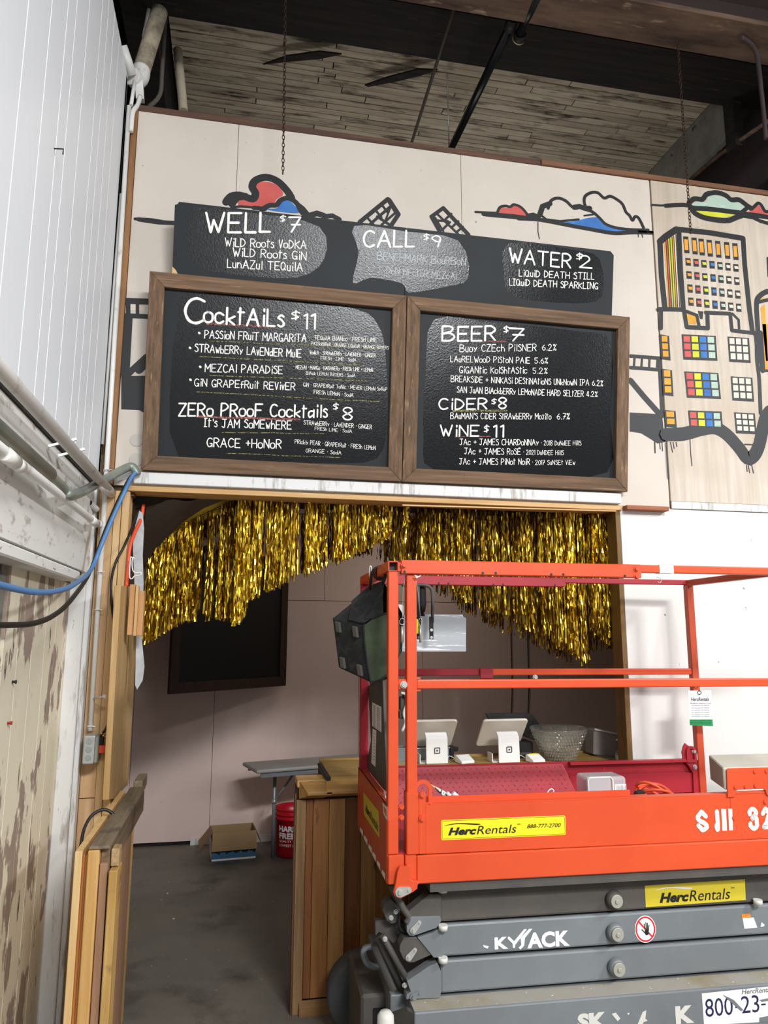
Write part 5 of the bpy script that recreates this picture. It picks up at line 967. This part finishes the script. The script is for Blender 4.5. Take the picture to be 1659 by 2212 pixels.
c = oz(1346, 1645, ZC); pmp = thing('pump_bottle', c, label='clear pump soap bottle at the right end of the bar', cat='soap bottle')
add('bottle', MB().lathe([(0, .001), (.034, .001), (.038, .01), (.039, .035), (.034, .052), (.022, .066), (.012, .072), (.012, .078)], c, 24), cl, pmp)
add('soap', MB().lathe([(0, .003), (.034, .003), (.036, .03), (0, .03)], c, 20), mat('soap_liquid', '#dedccf', .2), pmp)
add('pump_cap', MB().lathe([(.015, .07), (.015, .088), (.006, .091), (.005, .108), (0, .108)], c, 16), WPL_, pmp); add('pump_spout', MB().bar(c + Vector((.010, 0, .112)), c + Vector((-.035, -.008, .112)), .012, .009), WPL_, pmp, bevel=.002); add('dip_tube', MB().tube([c + Vector((0, 0, .01)), c + Vector((0, 0, .075))], .0025, 6), WPL_, pmp)
# metal pan with clip, black rack, grey box, board behind
ly_ = .33; a = oy(850, 1644, ly_); b = oy(985, 1606, .62)
pn = thing('metal_pan', (1.0, .45, ZC), label='shallow galvanised metal pan on the bar behind the left tablet stand', cat='pan')
pm = MB(); o_ = [(.80, .30), (1.13, .30), (1.13, .41), (.80, .41)]; fl = 1.0 + .004
pm.box(.80, 1.14, .355, .452, .9985, 1.002); pm.box(.80, 1.14, .353, .356, .9985, 1.06); pm.box(1.137, 1.14, .353, .452, .9985, 1.06); pm.box(.80, 1.14, .449, .452, .9985, 1.06)
add('pan', pm, mat('galvanised_sheet', '#8d979c', .4, .6, var=.15), pn); add('pan_rim', MB().tube([(.80, .352, 1.061), (1.14, .352, 1.061), (1.14, .452, 1.061), (.80, .452, 1.061)], .004, 8, closed=True), STL, pn)
single('black_clip', MB().bar((1.155, .37, 1.0), (1.155, .37, 1.07), .022, .02, (0, 1, 0)).bar((1.158, .37, 1.05), (1.19, .38, 1.05), .028, .022), RUB, 'black clamp gripping the right end of the metal pan', 'clamp', bevel=.004)
rk = thing('black_printer', (1.55, .36, ZC), label='black machine with an open slanted lid behind the right tablet stand', cat='printer')
add('body', MB().box(1.44, 1.60, .32, .44, .9985, 1.085), M_['black'], rk, bevel=.005); add('drawer_slot', MB().box(1.45, 1.59, .316, .322, 1.02, 1.03), GYD, rk)
add('lid', MB().prism([oy(*q, .43) for q in ((1048, 1541), (1140, 1540), (1152, 1545), (1190, 1600), (1190, 1612), (1083, 1572), (1060, 1560))], (0, .012, 0)), mat('charcoal_lid', '#1f1d1a', .6), rk, bevel=.003)
add('wire_handle', MB().tube(smooth([oy(*q, .415) for q in ((1060, 1555), (1048, 1560), (1044, 1580), (1048, 1597), (1056, 1600))], 4), .003, 6), RUB, rk)
gx = MB().prism([oy(*q, .32) for q in ((1283, 1577), (1296, 1576), (1346, 1586), (1350, 1640), (1282, 1630))], (0, .10, 0)); o_ = single('grey_carton', gx, mat('grey_carton_card', '#8d8580', .8, var=.1), 'grey box at the right end of the bar behind the soap bottle', 'box', bevel=.004); add('box_rim', MB().bar(oy(1284, 1575, .315), oy(1347, 1588, .315), .012, .010), mat('pale_box_rim', '#c9c4be', .6), o_)
# red wires on the back wall
for x, t in ((1104, 'left'), (1140, 'right')): cable('red_wire', [oy(x - 2, 1290, YB - .012), oy(x, 1400, YB - .012), oy(x + 2, 1480, YB - .012), oy(x, 1548, YB - .012)], .004, mat('dark_red_wire', '#5b1d18', .6) if t == 'left' else BLK, 'thin dark red wire hanging down the back wall, %s of two' % t, cat='wire', n=6)

# ---------------- room floor: table, bucket, carton ----------------
FT = Matrix.Translation((.18, 2.01, 0)) @ Matrix.Rotation(math.radians(15.2), 4, 'Z')
tb_ = thing('folding_table', None, label='grey plastic folding table against the pink back wall', cat='table', M=FT)
TG = mat('grey_table_plastic', '#a5a3a0', .5, var=.06)
add('tabletop', MB().box(0, 1.3, 0, .38, .662, .69), TG, tb_, FT, bevel=.012, seg=3); add('apron', MB().box(.04, 1.26, .02, .04, .63, .662), mat('table_steel', '#8a9194', .45, .3), tb_, FT); add('apron', MB().box(.04, 1.26, .34, .36, .63, .662), GPI, tb_, FT)
LGm = mat('grey_leg_tube', '#8b9193', .4, .3)
for x, sgn in ((.232, 1), (1.1, -1)):
    add('leg', MB().tube([(x, .286, .66), (x, .286, .001)], .0145, 12), LGm, tb_, FT)
    add('leg_brace', MB().tube([(x, .286, .40), (x + .12 * sgn, .286, .55), (x + .2 * sgn, .286, .66)], .009, 8), LGm, tb_, FT)
    add('leg_collar', MB().tube([(x, .286, .385), (x, .286, .415)], .018, 12), STL, tb_, FT)
c = oz(640, 1856, 0); c.y += .14; c.x = .487; bk = thing('bucket', c, label='red plastic bucket with white lettering beside the table leg', cat='bucket')
RB = mat('red_bucket_plastic', '#c21327', .35, var=.05); s_ = .90
add('bucket_body', MB().lathe([(r * .97, z * s_) for r, z in ((0, .01), (.132, .002), (.138, .02), (.148, .30), (.158, .302), (.158, .315), (.149, .318), (.150, .335), (.158, .337), (.158, .35), (.150, .352), (.151, .375), (.156, .378), (.155, .385), (.146, .385), (.142, .30), (.13, .015), (0, .013))], c, 36), RB, bk)
def wrap(txt, z0, h, a0, wdt, bold, inv=False):
    mb = MB(); pl = PL((0, 0, 0), (1, 0, 0), (0, 0, 1)); printed(mb, pl, txt, 0, 0, wdt, h, bold, 0, 0); R0 = .148 * .97
    for v in mb.v:
        r = R0 * (.935 + .065 * (z0 + v.z) / .27) + .0012; a = a0 + v.x / R0; zz = z0 + v.z; v.x, v.y, v.z = c.x + r * math.cos(a), c.y + r * math.sin(a), zz
    return mb
for t, z0, h, w, bo in (('HARBOR', .190, .043, .235, .05), ('FREIGHT', .140, .043, .262, .05), ('QUALITY TOOLS', .113, .019, .20, .02), ('LOWEST PRICES', .084, .019, .20, .02)): add('lettering', wrap(t, z0, h, math.radians(216), w, bo), WHT, bk)
bx_ = thing('cardboard_carton', oz(500, 1858, 0), label='open brown cardboard carton with blue printed side on the floor', cat='box')
CB = mat('kraft_cardboard', '#a78a63', .85, var=.06, vscale=10); c0 = oz(457, 1861, 0); c1 = oz(552, 1853, 0); ux = (c1 - c0).normalized(); uy = Vector((-ux.y, ux.x, 0)); L = (c1 - c0).length; Fb = Matrix(((ux.x, uy.x, 0, c0.x), (ux.y, uy.y, 0, c0.y), (0, 0, 1, 0), (0, 0, 0, 1)))
hB = .195; dB = .24; bb_ = MB().box(0, L, 0, dB, .0, .003)
for q in ((0, L, 0, .004), (0, L, dB - .004, dB)): bb_.box(q[0], q[1], q[2], q[3], 0, hB)
bb_.box(0, .004, 0, dB, 0, hB); bb_.box(L - .004, L, 0, dB, 0, hB); add('carton_body', bb_, CB, bx_, Fb)
add('carton_flap', MB().prism([(0, 0, hB), (L, 0, hB), (L + .004, -.035, .075), (-.004, -.035, .075)], (0, .003, .002)), CB, bx_, Fb)
add('carton_flap', MB().prism([(0, 0, hB), (0, dB, hB), (-.09, dB - .01, .09), (-.09, .01, .09)], (.002, 0, .003)), CB, bx_, Fb); add('carton_flap', MB().prism([(L, 0, hB), (L, dB, hB), (L + .05, dB - .01, .08), (L + .05, .01, .08)], (.002, 0, .003)), CB, bx_, Fb)
add('printed_side', MB().add([(0, -.0008, .0), (L, -.0008, .0), (L, -.0008, .12), (0, -.0008, .12)], [(0, 1, 2, 3)]), mat('black_carton_print', '#14181c', .5), bx_, Fb)
wv = MB(); top = [(L * i / 24, -.0014, .052 + .008 * math.sin(i * 1.3) + .006 * math.sin(i * 2.9)) for i in range(25)]; wv.poly([(0, -.0014, .014), (L, -.0014, .014)] + top[::-1]); add('printed_wave', wv, mat('blue_wave_print', '#3d6f93', .5), bx_, Fb)
add('printed_band', MB().add([(0, -.0016, .0), (L, -.0016, .0), (L, -.0016, .013), (0, -.0016, .013)], [(0, 1, 2, 3)]), WHT, bx_, Fb); add('printed_end', MB().add([(-.0008, 0, 0), (-.0008, dB, 0), (-.0008, dB, .13), (-.0008, 0, .13)], [(0, 3, 2, 1)]), WHT, bx_, Fb)
# debris specks
for i, q in enumerate(((262, 1842), (362, 1930), (375, 1985), (268, 1966))):
    single('paint_chip', MB().prism([oz(q[0], q[1], 0) + Vector((a * .006, b * .006, 0)) for a, b in ((-1, 0), (0, -1), (1, .2), (.2, 1))], (0, 0, .002)), WHT, ('small white paint chip on the dark concrete floor by the orange cable of the gate', 'small white paint chip on the open floor, second from the far wall', 'small white paint chip on the open floor, nearest the camera', 'small white paint chip on the floor beside the foot of the lumber gate')[i], 'paint chip', 'paint chips on the concrete floor')

# ---------------- gold tinsel fringe ----------------
gm, nt, b_ = newmat('gold_foil'); b_.inputs['Base Color'].default_value = (.80, .57, .06, 1); b_.inputs['Metallic'].default_value = 1.; b_.inputs['Roughness'].default_value = .24
gd, nt, b_ = newmat('shaded_gold_foil'); b_.inputs['Base Color'].default_value = (.30, .18, .02, 1); b_.inputs['Metallic'].default_value = 1.; b_.inputs['Roughness'].default_value = .3  # darker copy of the gold, shade among the tinsel put into the colour
def interp(pts, x):
    for (x0, y0), (x1, y1) in zip(pts[:-1], pts[1:]):
        if x <= x1: return y0 + (y1 - y0) * max(0, (x - x0)) / (x1 - x0)
    return pts[-1][1]
def fringe(lab, y0, ys, top, bot, n, w, mats, jit=.05, band=True):
    T = [oy(*q, y0) for q in top]; B = [oy(*q, y0) for q in bot]; T = [(p.x, p.z) for p in T]; B = [(p.x, p.z) for p in B]; rg_ = random.Random(n); mb = MB(); xa, xb = max(T[0][0], B[0][0]), min(T[-1][0], B[-1][0])
    for i in range(n):
        x = rg_.uniform(xa, xb); zt = interp(T, x); zb = interp(B, x) + rg_.choice([0, 0, .02, .06, .14, .3]) * rg_.random() - rg_.random() * jit * .5
        if zt - zb < .04: continue
        if math.sin(x * 37 + n) + math.sin(x * 91 + n * 2) + .7 * math.sin(x * 13) < rg_.uniform(-1.9, .6): continue
        y = y0 + rg_.uniform(-ys, ys); ph = rg_.uniform(0, 6.28); tw = rg_.uniform(-10, 10); sw = rg_.uniform(-.012, .012); k = max(5, int((zt - zb) / .026)); o = len(mb.v); ww = w * rg_.uniform(.5, 1.2); mb.m = 0 if rg_.random() < .7 else 1; wx = rg_.uniform(-.006, .006)
        for j in range(k + 1):
            t = j / k; a = ph + tw * t * (zt - zb) + rg_.uniform(-.95, .95); c = Vector((x + sw * t * t + wx * math.sin(t * 5 + ph), y + .01 * math.sin(t * 4 + ph) + rg_.uniform(-.004, .004), zt + (zb - zt) * t)); d = Vector((math.cos(a), math.sin(a), 0)) * ww / 2; mb.v += [c - d, c + d]
        for j in range(k): mb._f([o + 2 * j, o + 2 * j + 1, o + 2 * j + 3, o + 2 * j + 2])
    if band:
        for q in (T[0], T[-1]): mb.m = 1; mb.tube([Vector((q[0], y0, q[1])), Vector((q[0], y0, 2.748 if y0 > .5 else max(q[1] + .01, 2.315)))], .0015, 5)
    if band: mb.m = 1; mb.tube([Vector((p[0], y0, p[1])) for p in T], .006, 6)
    add('tinsel_fringe', mb, mats, label=lab, cat='tinsel curtain', kind='stuff', group='gold tinsel fringes in the opening')
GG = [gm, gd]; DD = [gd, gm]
fringe('long gold tinsel swag hanging at the left end of the opening', .30, .05, [(306, 1232), (340, 1185), (400, 1132), (470, 1098), (520, 1076), (560, 1070)], [(306, 1385), (330, 1380), (350, 1360), (370, 1350), (400, 1338), (470, 1330), (515, 1342), (535, 1290), (560, 1280)], 620, .0085, GG)
fringe('bright gold tinsel hanging from the header left of centre', .16, .05, [(505, 1062), (700, 1070), (880, 1078)], [(505, 1345), (520, 1340), (535, 1290), (600, 1262), (650, 1240), (720, 1215), (800, 1175), (850, 1150), (880, 1130)], 1100, .0085, GG)
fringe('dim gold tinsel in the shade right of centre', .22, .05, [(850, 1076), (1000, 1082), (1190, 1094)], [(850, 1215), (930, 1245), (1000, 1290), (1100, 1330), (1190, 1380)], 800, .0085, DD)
fringe('gold tinsel bunch hanging at the right end of the opening', .14, .04, [(1180, 1088), (1322, 1094)], [(1180, 1385), (1240, 1405), (1262, 1440), (1280, 1350), (1322, 1395)], 420, .0085, GG)
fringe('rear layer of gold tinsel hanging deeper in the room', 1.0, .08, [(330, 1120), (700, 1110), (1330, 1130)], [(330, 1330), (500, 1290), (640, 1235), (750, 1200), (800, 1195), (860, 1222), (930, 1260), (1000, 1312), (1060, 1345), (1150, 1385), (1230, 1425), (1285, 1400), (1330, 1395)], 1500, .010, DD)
# cloth and ribbon at the top left of the room
sh = MB(); A = [oy(*q, .45) for q in ((293, 1104), (360, 1086), (430, 1074), (505, 1070))]; Bq = [oy(*q, .9) for q in ((300, 1245), (345, 1190), (405, 1135), (500, 1086))]
A2, B2 = smooth(A, 5), smooth(Bq, 5); o = 0
for i, (p, q) in enumerate(zip(A2, B2)):
    for j in range(7): sh.v.append(p.lerp(q, j / 6) + Vector((0, 0, -.015 * math.sin(i * .9 + j * .8))))
for i in range(len(A2) - 1):
    for j in range(6): sh._f([i * 7 + j, i * 7 + j + 1, (i + 1) * 7 + j + 1, (i + 1) * 7 + j], True)
ds_ = single('draped_sheet', sh, mat('grey_white_cloth', '#a39b92', .6, bump=.2, bscale=6), 'greyish cloth draped under the room ceiling at the left corner of the opening', 'cloth')
add('hanging_string', MB().tube([oy(430, 1074, .45), oy(430, 1074, .45) + Vector((0, 0, 2.752 - oy(430, 1074, .45).z))], .002, 5), M_['black'], ds_)
rbm = MB(); R1 = [oy(*q, .40) for q in ((345, 1178), (395, 1128), (440, 1098), (490, 1078), (560, 1072))]; R2 = [p + Vector((.01, .01, -.055)) for p in R1]
for i in range(4): rbm.add([R1[i], R1[i + 1], R2[i + 1], R2[i]], [(0, 1, 2, 3)])
single('gold_ribbon', rbm, gd, 'wide gold foil ribbon edging the draped cloth', 'ribbon')
single('white_rail', MB().bar(oy(372, 1196, .75), oy(560, 1135, .75), .012, .03, (0, 0, 1)), M_['old_white'], 'white painted rail seen through the tinsel at the left', 'rail')
single('dark_corner_bracket', MB().prism([oy(*q, .12) for q in ((287, 1066), (375, 1068), (345, 1082), (291, 1098))], (0, .05, 0)), M_['soot'], 'dark triangular timber in the upper left corner of the opening', 'timber')

# ---------------- things carried by the lift ----------------
def w_(x, y, c): return LY(c).P([(x, y)])[0]
CAN = mat_mix('black_canvas', [('#2a2d2c', 20, (1, 1, 1), .55, .1, 5)], .8, .2, '#131515'); GRN = mat_mix('olive_canvas', [('#2a3524', 12, (1, 1, 1), .5, .2, 5)], .75, .2, '#3c4a30')
bag = thing('tool_bag', w_(790, 1440, .2), label='black and olive canvas tool bag hanging from the left end rail of the lift', cat='bag')
A, B, C_, D = w_(717, 1333, .30), w_(783, 1349, .17), w_(797, 1474, .17), w_(731, 1443, .30)
K1, K2 = w_(797, 1268, .33), w_(829, 1256, .22); E1, E2 = w_(872, 1330, .30), w_(869, 1405, .30); G_ = w_(835, 1468, .20); J1, J2 = w_(760, 1330, .46), w_(770, 1430, .46); K3 = w_(850, 1290, .30); M1 = w_(828, 1328, .155); M2 = w_(838, 1400, .15)
def soft(pts, faces, m, name, thick=.0): 
    o = add(name, MB().add(pts, faces, True), m, bag); md_ = o.modifiers.new('sub', 'SUBSURF'); md_.levels = 2; md_.render_levels = 2
    o.data.materials; return o
hull = MB().add([A, B, C_, D, J1, J2, K1, K2, E1, E2, G_, K3], [(0, 3, 2, 1), (4, 0, 1, 7, 6), (0, 4, 5, 3), (3, 5, 9, 10, 2), (4, 6, 11, 8), (5, 4, 8, 9), (6, 7, 11), (7, 8, 11)])
add('bag_shell', hull, CAN, bag, bevel=.008, seg=2)
gs = [B + Vector((.004, -.004, -.004)), C_ + Vector((.004, -.004, .006)), w_(812, 1472, .165), w_(836, 1458, .165), w_(862, 1415, .25), w_(868, 1370, .25), w_(860, 1330, .2), w_(833, 1325, .15), w_(808, 1335, .15)]
cg = sum(gs, Vector()) / len(gs) + Vector((0, -.03, 0)); gmb = MB(); gmb.v = [cg] + gs
for i in range(len(gs)): gmb._f([0, 1 + i, 1 + (i + 1) % len(gs)], True)
add('side_pocket', gmb, GRN, bag); add('piping', MB().tube(smooth(gs, 3, True), .004, 6, closed=True), RUB, bag)
fm = MB(); fn = (B - A).cross(D - A).normalized();
if fn.y > 0: fn = -fn
for s_, t_ in ((.22, .16), (.78, .16), (.22, .84), (.78, .84)):
    c = A.lerp(B, s_).lerp(D.lerp(C_, s_), t_); ux = (B - A).normalized() * .012; uz = (D - A).normalized() * .021; m_ = MB().prism([c - ux - uz + fn * .012, c + ux - uz + fn * .012, c + ux + uz + fn * .012, c - ux + uz + fn * .012], -fn * .012); add('rubber_foot', m_, GYD, bag, bevel=.002)
fl = MB().add([A.lerp(J1, .2), B, M1, w_(826, 1290, .18), K2, K1], [(0, 1, 2, 3, 4, 5)]); add('top_flap', MB().prism([v + Vector((-.002, -.012, .004)) for v in (A.lerp(B, .55), B, M1, w_(827, 1290, .165), K2, K1, w_(760, 1300, .3))], (0, .01, 0)), CAN, bag, bevel=.003)
add('strap', MB().tube(smooth([w_(799, 1272, .27), w_(802, 1245, .22), w_(808, 1230, .2), w_(815, 1226, .2)], 4), .006, 8), RUB, bag); add('strap', MB().tube(smooth([w_(826, 1262, .16), w_(832, 1245, .14), w_(836, 1228, .14)], 4), .0075, 8), RUB, bag)
cr = MB(); c = w_(811, 1233, .24)
cr.tube([c + Vector((.012 * math.cos(t) * .4, .0, .026 * math.sin(t) - .006)) + Vector((-.02, 0, 0)) for t in [k * .524 for k in range(12)]], .0028, 8, closed=True); add('carabiner', cr, STL, bag)
rr_ = MB(); q = w_(812, 1225, .28); 
for k in range(5): rr_.tube([LF @ Vector((.018 + .027 * math.cos(t), .28 + k * .008, 1.904 + .027 * math.sin(t))) for t in [j * .524 for j in range(12)]], .005, 6, closed=True)
single('tape_wrap', rr_, mat('maroon_tape', '#4a1418', .5), 'dark red band wrapped around the left end rail holding the bag', 'strap')
# inspection tag
TGP = LY(.66); tg = thing('inspection_tag', TGP.P([(1513, 1560)])[0], label='white and green inspection tag hanging on the rear right post of the lift', cat='tag')
qd = [(1487, 1492), (1536, 1491), (1540, 1569), (1490, 1566)]; add('tag_card', MB().poly(TGP.P(qd)), WHT, tg); add('green_band', MB().poly(TGP.P([(1489.4, 1554), (1539, 1554), (1540, 1569), (1490, 1566.5)], .0006)), mat('green_band_ink', '#1f8a4d', .5), tg)
a = TGP.px(1492.5, 1514.5); b = TGP.px(1531, 1507); mb = MB(); printed(mb, TGP, 'HercRentals', a[0], a[1], b[0] - a[0], b[1] - a[1] + .002, .02, .25, .0006)
for y in (1520, 1556.5, 1562): boxtxt(mb, TGP, 'Mandatory inspection notice', (1491, y - 2), (1536, y + 1.5), .0)
for y in (1524, 1529, 1534, 1539, 1544, 1548): boxtxt(mb, TGP, 'this equipment was inspected', (1494, y - 1), (1532, y + 1.2), -.0)
add('tag_print', mb, INK, tg); add('tag_ring', MB().tube([w_(1511 + 4 * math.cos(t), 1496 + 4 * math.sin(t), .655) for t in [k * .524 for k in range(12)]], .0016, 6, closed=True), RUB, tg); add('tag_ring', MB().tube([w_(1503 + 5 * math.cos(t), 1482 + 5 * math.sin(t), .655) for t in [k * .524 for k in range(12)]], .0016, 6, closed=True), RUB, tg)
# tub, cord, papers, loop, bag
tbp = thing('plastic_tub', w_(1312, 1715, .35), label='clear plastic storage tub lying on the lift deck', cat='plastic tub')
mlk, nt, b_ = newmat('milky_clear_plastic'); b_.inputs['Base Color'].default_value = (.85, .83, .84, 1); b_.inputs['Roughness'].default_value = .15; b_.inputs['Transmission Weight'].default_value = .55; b_.inputs['IOR'].default_value = 1.2
tl_ = LI @ w_(1270, 1716, .33); x0, x1 = tl_.x, (LI @ w_(1355, 1716, .33)).x; zt = (LI @ w_(1290, 1679, .33)).z
add('tub_body', MB().box(x0, x1, .33, .45, .902, zt), mlk, tbp, LF, bevel=.014, seg=3); add('tub_lid', MB().box(x0 - .004, x0 + .10, .322, .334, .905, zt + .003), mlk, tbp, LF, bevel=.012, seg=2)
add('tub_rim', MB().tube([LF @ Vector(v) for v in ((x0 + .002, .325, .93), (x0 + .002, .325, zt - .008), (x0 + .012, .325, zt), (x0 + .10, .325, zt), (x0 + .11, .325, zt - .01), (x0 + .11, .325, .93))], .0035, 8), WPL_, tbp)
add('tub_sleeve', MB().box(x0 + .02, x0 + .08, .36, .40, .905, zt - .02), WHT, tbp, LF); add('tub_label', MB().box(x1 - .055, x1 - .004, .3275, .329, .92, zt - .03), WHT, tbp, LF)
tt_ = MB(); TP = LY(.3270)
for k in range(7): tt_.stroke(TP.P([(1333 + k * 3, 1696 + (k % 3)), (1333 + k * 3, 1708 + (k % 2) * 3)]), .0015, TP.n, round_=False)
add('label_print', tt_, INK, tbp)
cdl = thing('coiled_cord', w_(1430, 1720, .3), label='coiled orange extension cord heaped on the lift deck', cat='cable')
rg_ = random.Random(5)
for k in range(7):
    c = LI @ w_(1420, 1716, .32); rx, ry = .13 - k * .009, .10 - k * .007; z = .915 + k * .018; ox_ = rg_.uniform(-.012, .012)
    add('cord_loop', MB().tube([LF @ Vector((c.x + ox_ + rx * math.cos(t), .32 + ry * math.sin(t), z + .016 * math.sin(t * 2 + k) - .022 * math.cos(t))) for t in [j * 2 * math.pi / 20 for j in range(20)]], .0062, 8, closed=True), ORC, cdl)
add('cord_tie', MB().bar(w_(1372, 1718, .24), w_(1392, 1714, .24), .028, .03), RUB, cdl, bevel=.006)
pp = thing('wrapped_tools', w_(975, 1725, .2), label='bundle of papers and a pointed wooden stick sticking up behind the front toe board', cat='bundle')
add('stick', MB().prism([w_(929, 1693, .2), w_(960, 1709, .2), w_(985, 1728, .2), w_(975, 1732, .2), w_(947, 1712, .2)], (0, .012, 0)), M_['pine_x'], pp); add('bundle', MB().prism([w_(940, 1700, .19), w_(965, 1712, .19), w_(990, 1730, .19), w_(965, 1740, .19), w_(958, 1722, .19)], (0, .03, 0)), mat_mix('printed_wrapper', [('#e8e8e8', 60, (1, 1, 1), .52, .02, 2)], .5, 0, '#2b2b30'), pp, bevel=.003)
add('paper_roll', MB().tube([w_(978, 1713, .18), w_(998, 1730, .18)], .009, 10), WHT, pp); add('paper_roll', MB().tube([w_(965, 1712, .185), w_(985, 1732, .185)], .007, 10), WHT, pp)
zl = MB().tube(smooth([w_(*q, .08) for q in ((1173, 1719), (1180, 1716), (1186, 1707), (1192, 1704), (1196, 1708), (1193, 1715), (1185, 1718), (1178, 1718))], 3), .0022, 6); single('zip_loop', zl, WPL_, 'small white cord loop sticking up behind the front toe board', 'loop')
zp = MB(); rg_ = random.Random(2); vv = []
c = LI @ w_(826, 1715, .16)
for i in range(6):
    for j in range(8):
        a = 2 * math.pi * j / 8; r = (.035, .042, .04, .036, .026, .010)[i] * rg_.uniform(.8, 1.2); zp.v.append(LF @ Vector((max(.012, c.x + r * math.cos(a) * .7), c.y + r * math.sin(a), .905 + i * .035)))
for i in range(5):
    for j in range(8): zp._f([i * 8 + j, i * 8 + (j + 1) % 8, (i + 1) * 8 + (j + 1) % 8, (i + 1) * 8 + j])
single('plastic_bag', zp, mlk, 'crumpled clear plastic bag tucked in the left end of the platform', 'plastic bag')
tw = MB().tube(smooth([w_(*q, -.02) for q in ((1419, 1247), (1426, 1249), (1428, 1256), (1424, 1259), (1421, 1256))], 3), .0014, 6); single('wire_tie', tw, STL, 'thin wire tie dangling under the top rail by the white tape', 'wire tie')
# switch gear behind the front posts
sg = MB(); 
for (x, y, w, h, dd) in ((872, 1520, 14, 30, .5), (868, 1545, 10, 16, .49), (876, 1500, 8, 12, .48)):
    a = w_(x - w / 2, y + h / 2, dd); b = w_(x + w / 2, y - h / 2, dd); sg.prism([a, Vector((b.x, a.y, a.z)), b, Vector((a.x, b.y, b.z))], (0, .03, 0))
add('controller_box', sg, GYD, lift, bevel=.003); add('controller_strap', MB().tube(smooth([w_(*q, .48) for q in ((866, 1497), (876, 1500), (880, 1515), (872, 1540), (876, 1560), (868, 1580))], 4), .006, 8), PLST, lift); add('controller_box', MB().prism([w_(860, 1305, .55), w_(872, 1307, .55), w_(872, 1395, .55), w_(860, 1395, .55)], (0, .05, 0)), PLST, lift, bevel=.004)
add('shield_edge', MB().bar(LF @ Vector((.042, .10, 1.45)), LF @ Vector((.042, .10, 1.08)), .012, .02, (0, 1, 0)), RUB, lift)

# small things on the walls
for i, (x, y, r) in enumerate(((295, 951, .031), (294, 993, .033))):
    p = oy(x, y, 0); single('cover_plate', MB().cyl(p, p - Vector((0, .003, 0)), r, 28), mat('grey_cover_plate', '#bdb8af', .6), 'round grey blank cover on the wall left of the cocktail board, %s' % ('upper' if i == 0 else 'lower'), 'cover plate', 'round blank covers on the wall', bevel=.0008)
single('white_plate', MB().prism([oy(*q, -.004) for q in ((253, 1040), (253, 1022), (285, 1013), (283, 1030))], (0, .003, 0)), WHT, 'small white plate under the end of the grey conduit', 'plate')
for (x, y), c, n in (((152, 1359), '#2338b0', 'blue'), ((16, 1562), '#a3161a', 'red'), ((137, 1556), '#eeeeee', 'white'), ((26, 1473), '#222222', 'black')):
    p = ox(x, y, -.735); single('push_pin', MB().cyl(p, p + Vector((.012, 0, 0)), .0045, 10).cyl(p + Vector((.010, 0, 0)), p + Vector((.014, 0, 0)), .0065, 12), mat(n + '_pin', c, .35), n + ' push pin in the peeling cream planks', 'push pin', 'push pins in the peeling planks')
p = ox(117, 321, XL); single('bent_nail', MB().tube([p, p + Vector((.03, -.004, .0)), p + Vector((.03, -.004, -.02))], .0022, 6), BLK, 'small bent black nail in the white metal wall panels', 'nail')
